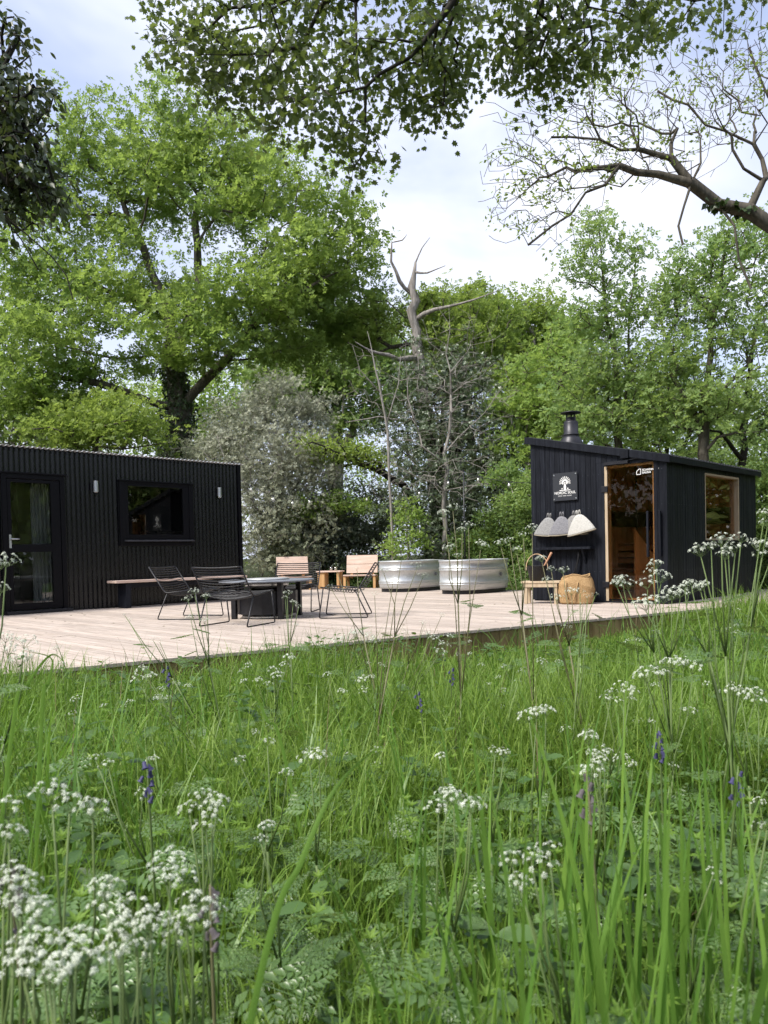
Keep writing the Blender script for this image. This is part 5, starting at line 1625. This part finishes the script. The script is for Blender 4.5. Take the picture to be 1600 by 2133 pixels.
def build_grass():
    parts = []
    x, y = spots(29000, .45, 3.2)
    c = clumpy(x, y)
    N = len(x)
    h = rng.uniform(.18, .46, N) * (.62 + .75 * c)
    parts.append(blades(x, y, h, rng.uniform(.0035, .0075, N), np.abs(rng.normal(.12, .14, N)), rng.uniform(.1, 1.3, N), rng.uniform(0, 2 * PI, N)))
    x, y = spots(57000, 2.6, 14, .05)
    c = clumpy(x, y)
    N = len(x)
    far = np.clip((y - 3) / 4, 0, 1)
    h = rng.uniform(.18, .56, N) * (.52 + .95 * c) * (1 - .12 * far)
    a_ = x * math.cos(ROT) + y * math.sin(ROT)
    gap_ = edge_b(a_) - (-x * math.sin(ROT) + y * math.cos(ROT))
    h *= np.where((a_ > 4.4) & (a_ < 9.2), np.clip(.22 + .20 * gap_, .22, 1), 1)
    parts.append(blades(x, y, h, rng.uniform(.004, .008, N) * (1 + .35 * far), np.abs(rng.normal(.12, .14, N)), rng.uniform(.2, 1.9, N), rng.uniform(0, 2 * PI, N), segs=4))
    V, F = joined(parts)
    tag(link('grass', np_mesh('grass', V, F, M_grass)), 'long green meadow grass in front of the deck', 'grass', kind='stuff')
    # broad upright blades near the camera and arching ones
    parts = []
    n = 170
    y = rng.uniform(.80, 1.75, n)
    x = rng.uniform(.0, .62, n) * (y + .15)
    h = rng.uniform(.42, .78, n)
    parts.append(blades(x, y, h, rng.uniform(.006, .012, n), np.abs(rng.normal(.05, .05, n)), rng.uniform(.02, .45, n), rng.uniform(0, 2 * PI, n), segs=6, twist=.9))
    n = 55
    y = rng.uniform(.85, 1.5, n)
    x = rng.uniform(.12, .50, n) * (y + .1)
    parts.append(blades(x, y, rng.uniform(.62, .92, n), rng.uniform(.008, .013, n), np.abs(rng.normal(.04, .04, n)), rng.uniform(.02, .35, n), rng.uniform(0, 2 * PI, n), segs=7, twist=.9))
    n = 1300
    x, y = spots(n, .9, 7.5)
    n = len(x)
    h = rng.uniform(.28, .58, n)
    parts.append(blades(x, y, h, rng.uniform(.007, .012, n), np.abs(rng.normal(.1, .08, n)), rng.uniform(.2, 1.7, n), rng.uniform(0, 2 * PI, n), segs=6, twist=.8))
    n = 1100
    x, y = spots(n, 2.4, 8.0, .5)
    n = len(x)
    parts.append(blades(x, y, rng.uniform(.34, .66, n), rng.uniform(.007, .012, n), np.abs(rng.normal(.12, .1, n)), rng.uniform(.2, 1.6, n), rng.uniform(0, 2 * PI, n), segs=5, twist=.8))
    # left-hand tussock
    n = 90
    x = rng.normal(-1.05, .22, n)
    y = rng.normal(2.4, .3, n)
    parts.append(blades(x, y, rng.uniform(.45, .75, n), rng.uniform(.007, .011, n), np.abs(rng.normal(.1, .1, n)), rng.uniform(.1, .9, n), rng.uniform(0, 2 * PI, n), segs=6))
    V, F = joined(parts)
    tag(link('broad_grass', np_mesh('broad_grass', V, F, M_broad)), 'broad bright green grass blades standing up close to the camera', 'grass', kind='stuff')
    n = 120
    x, y = spots(n, 2.6, 8.5, .1)
    n = len(x)
    V, F = blades(x, y, rng.uniform(.45, .72, n), rng.uniform(.003, .0045, n), np.abs(rng.normal(.1, .1, n)), rng.uniform(.0, .5, n), rng.uniform(0, 2 * PI, n), segs=4)
    tag(link('seed_stems', np_mesh('seed_stems', V, F, M_dry)), 'thin dry grass stems rising above the meadow before the deck', 'grass', kind='stuff')
    n = 900
    x, y = spots(n, .6, 7.0, .05)
    n = len(x)
    V, F = blades(x, y, rng.uniform(.12, .34, n), rng.uniform(.003, .007, n), np.abs(rng.normal(.5, .4, n)), rng.uniform(.2, 1.8, n), rng.uniform(0, 2 * PI, n), segs=4)
    tag(link('dead_grass', np_mesh('dead_grass', V, F, M_straw)), 'pale dead straw tangled low in the meadow grass', 'grass', kind='stuff')
    # tall growth against the deck edge
    L = rng.uniform(1.0, 17.5, 5200)
    off = np.abs(rng.normal(.10, .22, len(L))) + .03
    a, b = L, 5.08 - .239 * (L - 5.24) - off
    x = a * math.cos(ROT) - b * math.sin(ROT)
    y = a * math.sin(ROT) + b * math.cos(ROT)
    k = .5 + .5 * np.sin(L * 2.2) * np.sin(L * .9 + 1)
    V, F = blades(x, y, rng.uniform(.16, .40, len(x)) * (.6 + .6 * k) * np.where((L > 4.6) & (L < 9.0), .38, 1), rng.uniform(.005, .010, len(x)), np.abs(rng.normal(.12, .12, len(x))), rng.uniform(.1, 1.2, len(x)), rng.uniform(0, 2 * PI, len(x)), segs=4)
    tag(link('edge_grass', np_mesh('edge_grass', V, F, M_grass)), 'taller grass growing up against the deck fascia', 'grass', kind='stuff')
build_grass()

def build_cover():
    # parsley foliage
    x, y = spots(2000, .75, 8.0)
    N = len(x)
    keep = rng.random(N) < np.clip(.45 + .5 * (x / (y + .3)) + .4 * (y < 2.4), .25, 1)
    x, y = x[keep], y[keep]
    N = len(x)
    z = ground_z(x, y) + rng.uniform(.05, .40, N)
    az = rng.uniform(0, 2 * PI, N)
    d = np.column_stack([np.cos(az), np.sin(az), rng.uniform(-.25, .45, N)])
    nn = np.column_stack([rng.normal(0, .25, N), rng.normal(-.12, .25, N), np.ones(N)])
    V, F = scatter(FERN[0], FERN[1], np.column_stack([x, y, z]), d, nn, rng.uniform(.10, .23, N))
    tag(link('ground_cover', np_mesh('ground_cover', V, F, M_fern)), 'ferny cow parsley foliage low among the meadow grass', 'foliage', kind='stuff')
    # broad weeds
    x, y = spots(1000, .7, 7.0)
    rep = 7
    N = len(x)
    xr, yr = np.repeat(x, rep), np.repeat(y, rep)
    zr = np.repeat(ground_z(x, y) + rng.uniform(.04, .36, N), rep) + rng.uniform(-.05, .05, N * rep)
    az = rng.uniform(0, 2 * PI, N * rep)
    d = np.column_stack([np.cos(az), np.sin(az), rng.uniform(-.2, .5, N * rep)])
    pos = np.column_stack([xr, yr, zr]) + d * .01
    nn = np.column_stack([rng.normal(0, .3, N * rep), rng.normal(-.1, .3, N * rep), np.ones(N * rep)])
    V, F = scatter(OVAL[0], OVAL[1], pos, d, nn, rng.uniform(.035, .085, N * rep))
    tag(link('weeds', np_mesh('weeds', V, F, M_weed)), 'broad-leaved weeds low among the grass', 'weeds', kind='stuff')
    # goosegrass: whorls of narrow leaves up thin stems
    x, y = spots(520, .8, 6.0)
    parts = []
    N = len(x)
    h = rng.uniform(.25, .48, N)
    az = rng.uniform(0, 2 * PI, N)
    ln = rng.uniform(.0, .35, N)
    b0 = np.column_stack([x, y, ground_z(x, y)])
    tip = b0 + np.column_stack([np.cos(az) * ln * h, np.sin(az) * ln * h, h])
    parts.append(blades(x, y, h * 1.02, np.full(N, .003), np.arctan(ln), np.zeros(N), az, segs=3))
    for t in (.45, .62, .78, .91, 1.0):
        c = b0 + (tip - b0) * t
        for k in range(7):
            a = az + 2 * PI * k / 7 + t * 3
            d = np.column_stack([np.cos(a), np.sin(a), np.full(N, .15 + .5 * (t > .95))])
            v, f = scatter(LEAF[0] * np.array([.55, 1, 1]), LEAF[1], c, d, np.tile([0, 0, 1.], (N, 1)) + rng.normal(0, .15, (N, 3)), rng.uniform(.022, .036, N) * (1.15 - .5 * t + .2))
            parts.append((v, f))
    V, F = joined(parts)
    tag(link('goosegrass', np_mesh('goosegrass', V, F, M_grass)), 'goosegrass with whorls of narrow leaves among the meadow grass', 'weeds', kind='stuff')
build_cover()

# ------------------------------------------------------------------ cow parsley plants
def umbel_mesh(seed, rays, dens, open_):
    g = np.random.default_rng(seed)
    parts_w, st = [], MB()
    star = [(0, 0, .03)]
    for k in range(5):
        a = 2 * PI * k / 5
        star += [(math.cos(a - .42) * .5, math.sin(a - .42) * .5, 0), (math.cos(a) * .62, math.sin(a) * .62, .02), (math.cos(a + .42) * .5, math.sin(a + .42) * .5, 0)]
    stf = []
    for k in range(5):
        stf += [(0, 3 * k + 1, 3 * k + 2), (0, 3 * k + 2, 3 * k + 3)]
    star, stf = np.array(star), np.array(stf)
    for i in range(rays):
        u = math.sqrt((i + .5) / rays)
        a = i * 2.39996 + g.uniform(-.3, .3)
        th = u * open_
        ln = .047 * g.uniform(.8, 1.15)
        c = np.array([math.sin(th) * math.cos(a), math.sin(th) * math.sin(a), math.cos(th)]) * ln
        st.tube([(0, 0, 0), tuple(c)], .0006, 3)
        out = c / np.linalg.norm(c)
        for k in range(dens):
            w = math.sqrt((k + .5) / dens)
            b = k * 2.39996 + g.uniform(-.3, .3)
            s1 = np.cross(out, [0.3, 0.2, 1]); s1 /= np.linalg.norm(s1)
            s2 = np.cross(out, s1)
            off = (s1 * math.cos(b) + s2 * math.sin(b)) * w * .0088 + out * (.005 * (1 - w * w) + .006)
            nrm = out * .8 + (s1 * math.cos(b) + s2 * math.sin(b)) * w * .8 + g.normal(size=3) * .2
            parts_w.append((c + off, nrm, g.uniform(.0036, .0054)))
    pos = np.array([p for p, _, _ in parts_w])
    nr = unit(np.array([q for _, q, _ in parts_w]))
    dd = unit(np.cross(nr, g.normal(size=nr.shape)))
    V, F = scatter(star, stf, pos, dd, nr, np.array([s for _, _, s in parts_w]))
    fl = np_mesh('florets', V, F, M_petal)
    return st.mesh('rays', M_stem), fl
UMB = [umbel_mesh(1, 11, 13, 1.05), umbel_mesh(2, 9, 12, 1.15), umbel_mesh(3, 13, 12, .95), umbel_mesh(4, 7, 8, 1.2)]
FERN_ME = np_mesh('leaf', FERN[0], FERN[1], M_fern)

def cow_parsley(base, heads, label, size=.085, stem_r=.0035, leaves=3, m=None, group='cow parsley in the meadow', open_kind=None, fork=.62):
    if base[1] > 2.3:
        base = (base[0] + rng.uniform(-.28, .28), base[1])
    base = Vector((base[0], base[1], float(ground_z(base[0], base[1])) - .01))
    t = thing('cow_parsley', label, 'wildflower', base, 0, group)
    st = MB()
    hs = [Vector(h) - base for h in heads]
    mean = sum(hs, Vector()) / len(hs)
    fk = mean * fork
    fk.x += rng.normal(0, .01)
    mid = fk * .5 + Vector((rng.normal(0, .015), rng.normal(0, .015), 0))
    st.tube([(0, 0, 0), mid, fk], [stem_r * 1.3, stem_r * 1.1, stem_r], 6)
    joints = [mid, fk]
    # heads share side forks
    for i, h in enumerate(hs):
        start = fk if (i % 3 or len(hs) < 3) else mid
        j = start.lerp(h, .55) + Vector((rng.normal(0, .012), rng.normal(0, .012), -.012))
        st.tube([start, j, h], [stem_r * .75, stem_r * .6, stem_r * .38], 5)
        joints.append(j)
    st.build('stem', m or M_stem, t, smooth=True)
    for i, h in enumerate(hs):
        d = (h - fk).normalized() + Vector((rng.normal(0, .15), rng.normal(0, .15), .9))
        k = open_kind if open_kind is not None else int(rng.integers(0, 3))
        sc = size / .105 * rng.uniform(.7, 1.15) * (.62 if base.y < 1.5 else (.78 if base.y < 2.4 else .95))
        q = d.to_track_quat('Z', 'Y').to_euler()
        q.rotate_axis('Z', rng.uniform(0, 6.28))
        o = link('flower_head', UMB[k][1], t, h, q, (sc, sc, sc))
        link('rays', UMB[k][0], o)
    for i in range(leaves):
        j = joints[i % len(joints)] if i else mid * .6
        a = rng.uniform(0, 2 * PI)
        s = rng.uniform(.07, .15) if i else rng.uniform(.14, .22)
        link('leaf', FERN_ME, t, j, (rng.uniform(-.2, .5), rng.uniform(-.3, .3), a), (s, s, s))
    return t

P = cow_parsley
# close to the camera, lower left
P((-.42, 1.02), [(-0.42, 1.00, 0.75), (-0.46, 1.04, 0.75), (-0.39, 1.00, 0.74)], 'cow parsley with a domed head standing clear in the lower left grass')
P((-.52, .98), [(-0.49, 0.98, 0.75), (-0.49, 0.98, 0.72), (-0.53, 1.00, 0.75)], 'cow parsley cut by the left picture edge, beside withered bluebells')
P((-.46, .86), [(-0.43, 0.86, 0.71), (-0.42, 0.86, 0.68), (-0.45, 0.88, 0.68), (-0.41, 0.86, 0.67), (-0.43, 0.86, 0.70), (-0.42, 0.87, 0.70), (-0.40, 0.86, 0.68)], 'cow parsley low at the left picture edge, white heads crowded')
P((-.36, .78), [(-0.37, 0.80, 0.66), (-0.34, 0.80, 0.65), (-0.38, 0.78, 0.65), (-0.35, 0.78, 0.64), (-0.35, 0.84, 0.65), (-0.40, 0.80, 0.66), (-0.36, 0.79, 0.65), (-0.34, 0.80, 0.64), (-0.32, 0.80, 0.64), (-0.39, 0.82, 0.66)], 'largest white cow parsley mass in the bottom left corner')
P((-.30, .86), [(-0.33, 0.88, 0.67), (-0.31, 0.87, 0.65), (-0.29, 0.86, 0.63), (-0.31, 0.86, 0.63), (-0.34, 0.90, 0.68), (-0.30, 0.88, 0.66), (-0.28, 0.87, 0.65), (-0.28, 0.88, 0.65)], 'cow parsley with a tumbling spray right of the bottom left mass')
P((-.24, .92), [(-0.24, 0.92, 0.65), (-0.25, 0.92, 0.63), (-0.23, 0.93, 0.63), (-0.26, 0.92, 0.61)], 'cow parsley with loose small heads between two white sprays at the bottom')
P((-.28, 1.05), [(-0.31, 1.05, 0.63), (-0.29, 1.06, 0.62), (-0.31, 1.07, 0.64)], 'thin cow parsley beside a withered bluebell, lower left')
P((-.26, 1.22), [(-0.30, 1.22, 0.69), (-0.28, 1.20, 0.67), (-0.32, 1.22, 0.67), (-0.29, 1.20, 0.65), (-0.28, 1.24, 0.67)], 'cow parsley with stacked heads in the left middle of the meadow')
P((-.12, 1.30), [(-0.21, 1.30, 0.61), (-0.22, 1.30, 0.59)], 'small cow parsley with two heads, centre of the foreground', size=.06)
P((-.14, 1.75), [(-0.18, 1.75, 0.60), (-0.16, 1.76, 0.60)], 'cow parsley with one neat white head, left of the arching blade', size=.075)
P((-.30, 1.9), [(-0.30, 1.90, 0.61), (-0.36, 1.85, 0.58), (-0.24, 1.80, 0.56)], 'cow parsley with three tiny separate heads before the deck middle', size=.055)
P((-.42, 1.8), [(-0.69, 1.80, 0.61), (-0.66, 1.80, 0.59), (-0.55, 1.70, 0.55)], 'low cow parsley beside the bluebell in the left meadow', size=.06)
P((-.78, 3.0), [(-0.95, 3.00, 0.63), (-0.97, 3.00, 0.59), (-0.92, 3.00, 0.60)], 'white cow parsley just below the deck edge at left', size=.08)
P((-.35, 3.6), [(-0.48, 3.60, 0.55), (-0.46, 3.60, 0.58), (-0.52, 3.50, 0.55), (-0.50, 3.50, 0.52)], 'cow parsley cluster below the deck edge in front of the fire table', size=.08)
P((-.02, 3.7), [(-0.11, 3.60, 0.47), (-0.07, 3.60, 0.49), (-0.10, 3.50, 0.45)], 'small cow parsley in the grass below the deck, centre', size=.075)
P((.12, 3.9), [(0.25, 4.00, 0.61), (0.30, 4.00, 0.58), (0.22, 4.00, 0.64), (0.33, 4.00, 0.63), (0.27, 3.90, 0.56)], 'cow parsley with drooping heads against the deck fascia below the tubs', size=.09)
P((-.20, 4.6), [(-0.18, 4.60, 0.58), (-0.25, 4.60, 0.56), (-0.11, 4.60, 0.57), (-0.30, 4.60, 0.54), (-0.07, 4.50, 0.56)], 'flat spreading cow parsley along the deck edge, centre', size=.10)
P((-.5, 4.8), [(-0.78, 4.40, 0.45), (-0.83, 4.40, 0.42), (-0.45, 4.80, 0.52), (-0.41, 4.80, 0.50)], 'sparse cow parsley beside the deck fascia below a wire chair', size=.07)
P((.12, 1.42), [(0.12, 1.42, 0.61), (0.11, 1.44, 0.61), (0.15, 1.42, 0.60), (0.09, 1.40, 0.60), (0.15, 1.40, 0.60)], 'cow parsley with a flat white head, centre right of the foreground')
P((.30, 1.05), [(0.20, 1.08, 0.64), (0.21, 1.06, 0.63), (0.17, 1.06, 0.64), (0.18, 1.05, 0.61), (0.23, 1.10, 0.64)], 'cow parsley half hidden behind tall broad blades, lower right')
P((.40, 2.1), [(0.41, 2.10, 0.62), (0.44, 2.12, 0.62), (0.39, 2.10, 0.61)], 'neat small cow parsley head in the right middle meadow', size=.075)
P((.46, 1.62), [(0.44, 1.64, 0.63), (0.45, 1.62, 0.62), (0.43, 1.60, 0.60), (0.47, 1.66, 0.63), (0.44, 1.68, 0.65)], 'cow parsley with a curved chain of heads behind the withered bluebell', size=.07)
P((.22, 1.85), [(0.26, 1.85, 0.59), (0.28, 1.85, 0.58)], 'tiny cow parsley head left of the chain of heads', size=.06)
P((.82, 2.5), [(0.97, 2.60, 0.66), (0.93, 2.60, 0.63), (1.01, 2.60, 0.67), (0.87, 2.55, 0.63), (1.04, 2.60, 0.65)], 'broad white cow parsley in the upper right meadow', size=.10)
P((.62, 2.3), [(0.69, 2.35, 0.63), (0.73, 2.35, 0.64), (0.66, 2.30, 0.62), (0.73, 2.30, 0.63)], 'cow parsley left of the broad white one, upper right meadow', size=.085)
P((1.05, 2.2), [(1.02, 2.20, 0.64), (1.06, 2.20, 0.64), (0.99, 2.20, 0.65), (1.07, 2.20, 0.62)], 'cow parsley at the right picture edge of the meadow', size=.085)
P((.52, 1.15), [(0.56, 1.15, 0.65), (0.57, 1.15, 0.65)], 'budding cow parsley cut by the right picture edge, low down', size=.06, open_kind=3)
P((.40, 1.28), [(0.53, 1.25, 0.54), (0.54, 1.25, 0.52)], 'small cow parsley among broad blades near the right edge', size=.05)
# tall stems rising in front of the deck
P((.10, 3.3), [(0.08, 3.50, 1.05), (0.00, 3.50, 0.99), (0.15, 3.50, 1.01), (0.04, 3.50, 0.95), (0.17, 3.40, 0.97)], 'tall cow parsley crossing in front of the tub nearer the chairs', size=.075, m=M_pstem, open_kind=3, fork=.72)
P((.34, 3.4), [(0.28, 3.50, 1.24), (0.32, 3.50, 1.27), (0.36, 3.50, 1.17), (0.39, 3.50, 1.19), (0.30, 3.50, 1.08), (0.34, 3.50, 1.05), (0.43, 3.40, 1.09)], 'tallest cow parsley, white heads above the tub by the sauna', size=.075, m=M_pstem, fork=.74)
P((.52, 3.3), [(0.56, 3.40, 1.12), (0.62, 3.40, 1.14), (0.52, 3.40, 1.10), (0.66, 3.40, 1.16), (0.59, 3.40, 1.07)], 'tall cow parsley with heads between tub and hanging hats', size=.07, m=M_pstem, fork=.72)
P((-.10, 3.9), [(-0.25, 4.00, 1.02), (-0.14, 4.00, 1.00), (-0.28, 4.00, 0.91), (-0.05, 3.90, 0.87)], 'spindly cow parsley in front of the open-deck wire chair', size=.06, m=M_pstem, open_kind=3, fork=.7)
P((-.05, 4.2), [(0.30, 4.10, 0.74), (0.20, 4.10, 0.70), (0.11, 4.10, 0.65)], 'faint thin cow parsley before the bare deck under the tubs', size=.055, m=M_pstem, open_kind=3, fork=.7)
P((-.55, 3.4), [(-0.84, 3.40, 0.92), (-0.87, 3.40, 0.89), (-0.79, 3.40, 0.90), (-0.86, 3.40, 0.81), (-0.80, 3.40, 0.79)], 'tall cow parsley before the wire chair with its back to us', size=.065, m=M_stem, fork=.7, leaves=5)
P((-.95, 3.6), [(-1.20, 3.60, 0.79), (-1.22, 3.60, 0.82), (-1.06, 3.50, 0.71), (-1.03, 3.50, 0.70)], 'spindly leaning cow parsley before the deck at left', size=.04, m=M_stem, fork=.7, leaves=5, open_kind=3)
P((-.30, 4.0), [(-0.52, 4.10, 0.87), (-0.49, 4.10, 0.82), (-0.45, 4.00, 0.81), (-0.53, 4.10, 0.85)], 'cow parsley with nodding heads before the fire table leg', size=.065, m=M_stem, fork=.75)
P((.62, 3.1), [(0.68, 3.30, 1.03), (0.72, 3.30, 0.99), (0.77, 3.30, 0.98), (0.70, 3.30, 0.94), (0.72, 3.20, 0.87), (0.78, 3.20, 0.89)], 'tall cow parsley in front of the stool and bucket', size=.06, m=M_pstem, fork=.72)
P((.70, 2.9), [(0.82, 3.10, 0.88), (0.79, 3.10, 0.90), (0.85, 3.10, 0.89), (0.80, 3.10, 0.85)], 'yellowish cow parsley in front of the jute bag', size=.055, m=M_stem, fork=.75, open_kind=3)
P((.95, 2.7), [(0.87, 2.80, 0.95), (0.85, 2.80, 0.94), (0.89, 2.80, 0.93), (0.98, 2.80, 0.98), (1.01, 2.80, 0.95), (0.96, 2.80, 0.93), (1.01, 2.85, 1.00)], 'cow parsley with two heads in front of the sauna door', size=.085, fork=.74)
P((1.02, 2.7), [(1.03, 2.75, 0.89), (1.06, 2.75, 0.90), (1.00, 2.75, 0.88), (0.94, 2.70, 0.87), (1.09, 2.75, 0.91), (0.92, 2.70, 0.86)], 'wide flat cow parsley head low before the sauna corner', size=.095, fork=.78)
P((.98, 2.15), [(0.96, 2.25, 1.07), (0.99, 2.25, 1.08), (0.93, 2.25, 1.05), (1.01, 2.25, 1.06), (1.03, 2.25, 1.06), (1.00, 2.25, 1.04), (1.07, 2.30, 1.09)], 'big cow parsley head before the side window of the sauna', size=.085, fork=.72, leaves=5)
P((1.12, 2.3), [(0.96, 2.40, 0.96), (0.94, 2.40, 0.95), (0.99, 2.40, 0.94), (1.00, 2.40, 0.95)], 'small cow parsley before the side wall of the sauna', size=.07, fork=.78)
P((1.25, 2.4), [(1.24, 2.50, 1.17), (1.25, 2.50, 1.14), (1.23, 2.50, 1.04), (1.22, 2.50, 1.06), (1.27, 2.50, 1.06)], 'cow parsley at the right picture edge beyond the sauna', size=.08, fork=.74)
P((-1.22, 2.5), [(-1.23, 2.50, 0.78), (-1.18, 2.50, 0.80), (-1.17, 2.50, 0.76), (-1.24, 2.50, 0.82), (-1.17, 2.45, 0.75)], 'pale soft cow parsley before the deck at the left picture edge', size=.09)
P((-1.0, 1.8), [(-0.93, 1.85, 1.06), (-0.91, 1.85, 1.07), (-0.90, 1.80, 1.01)], 'cow parsley head peeping in at the left edge before the cabin door', size=.07, fork=.75)

# scattered smaller ones that nothing tells apart
for k in range(72):
    xx, yy = spots(1, 2.0, 7.5, .25)
    if len(xx) == 0:
        continue
    xx, yy = float(xx[0]), float(yy[0])
    hh = rng.uniform(.28, .52) + float(ground_z(xx, yy))
    hd = [(xx + rng.normal(0, .06), yy + rng.normal(0, .05), hh + rng.normal(0, .04)) for _ in range(int(rng.integers(1, 4)))]
    P((xx, yy), hd, 'small white cow parsley dotted through the meadow grass before the deck', size=.06, leaves=2, group='small cow parsley dotted in the grass')

# ------------------------------------------------------------------ bluebells
def bluebell(tip, label, withered=False, n=6, group='bluebells in the meadow'):
    tip = Vector(tip)
    b = Vector((tip.x + rng.normal(0, .03), tip.y + rng.normal(0, .03), 0))
    b.z = float(ground_z(b.x, b.y)) - .01
    t = thing('bluebell', label, 'wildflower', b, 0, group)
    top = tip - b
    pts = [Vector((0, 0, 0)), top * .5 + Vector((0, .01, .02)), top * .85 + Vector((0, 0, .02)), top]
    MB().tube(pts, [.0035, .003, .0025, .0015], 6).build('stem', M_stem if not withered else M_pstem, t, smooth=True)
    bell = MB().lathe([(.002, 0), (.005, -.003), (.0055, -.013), (.009, -.018)], 7, caps=False).mesh('bell', M_brown if withered else M_blue, True)
    for k in range(n):
        u = k / n
        p = top - (top * (.085 / top.length)) * (1 - u)
        a = k * 2.4
        off = Vector((math.cos(a), math.sin(a), 0)) * .009
        s = rng.uniform(.65, .95)
        link('bell', bell, t, p + off + Vector((0, 0, .004)), (math.sin(a) * .5 * -1, math.cos(a) * .5, a), (s, s, s))
    return t
bluebell((-0.49, 1.55, 0.68), 'bright violet bluebell alone in the left meadow', n=8)
bluebell((0.71, 2.00, 0.61), 'blue-violet bluebell in the right meadow grass', n=8)
bluebell((0.35, 1.35, 0.69), 'withered bluebell stalk among tall blades on the right', True, n=7)
bluebell((-0.25, 1.05, 0.63), 'withered bluebell low among white sprays at left', True, n=7)
bluebell((-0.49, 0.98, 0.70), 'withered bluebell at the left picture edge', True)
bluebell((-0.89, 3.10, 0.66), 'small bluebell right under the deck edge at left')
bluebell((0.12, 3.00, 0.55), 'small dark bluebell upright before the deck centre')
bluebell((0.31, 3.60, 0.55), 'bluebell beside the deck fascia below the tubs')
bluebell((0.78, 1.70, 0.59), 'bluebell low near the right picture edge')

# a few single long blades that arch across the view
def long_blade(pts, w, label):
    pts = [Vector(p) for p in pts]
    d0 = pts[0] - pts[1]
    b = pts[0] + d0 * min(2.5, max(.3, pts[0].z / max(.02, -d0.z)))
    b.z = float(ground_z(b.x, b.y)) - .01
    fine = []
    allp = [b] + pts
    n = 9
    for i in range(len(allp) - 1):
        p0, p1, p2, p3 = allp[max(0, i - 1)], allp[i], allp[i + 1], allp[min(len(allp) - 1, i + 2)]
        for k in range(n):
            t = k / n
            fine.append(.5 * ((2 * p1) + (p2 - p0) * t + (2 * p0 - 5 * p1 + 4 * p2 - p3) * t * t + (-p0 + 3 * p1 - 3 * p2 + p3) * t ** 3))
    fine.append(allp[-1])
    v, f = [], []
    for i, p in enumerate(fine):
        u = i / (len(fine) - 1)
        d = (fine[min(i + 1, len(fine) - 1)] - fine[max(i - 1, 0)]).normalized()
        s = d.cross(Vector((.2, 1, .3))).normalized()
        q = s.cross(d)
        ww = w * (1 - u ** 1.6) * .5
        v += [p - s * ww + q * ww * .3 - b, p - b, p + s * ww + q * ww * .3 - b]
        if i:
            k = 3 * i
            f += [(k - 3, k - 2, k + 1, k), (k - 2, k - 1, k + 2, k + 1)]
    o = MB().add(v, f).build('grass_blade', M_broad, None, smooth=True, loc=b)
    tag(o, label, 'grass blade', 'long single grass blades')
long_blade([(-0.17, 1.00, 0.55), (-0.12, 1.02, 0.67), (-0.08, 1.05, 0.75), (-0.03, 1.10, 0.79), (0.02, 1.15, 0.80)], .010, 'long broad grass blade arching to the right across the middle of the meadow')
long_blade([(-0.29, 2.10, 0.55), (-0.33, 2.10, 0.63), (-0.36, 2.10, 0.69), (-0.43, 2.10, 0.71), (-0.51, 2.10, 0.70)], .010, 'long grass blade arching left below the deck, in front of the fire table')
long_blade([(-0.93, 1.90, 0.69), (-0.89, 1.90, 0.78), (-0.83, 1.90, 0.85), (-0.79, 1.90, 0.82)], .012, 'bent grass blade before the deck at the left edge')
long_blade([(-0.86, 1.90, 0.69), (-0.84, 1.90, 0.78), (-0.83, 1.90, 0.84), (-0.89, 1.90, 0.86)], .012, 'folded grass blade beside the bent one at the left edge')
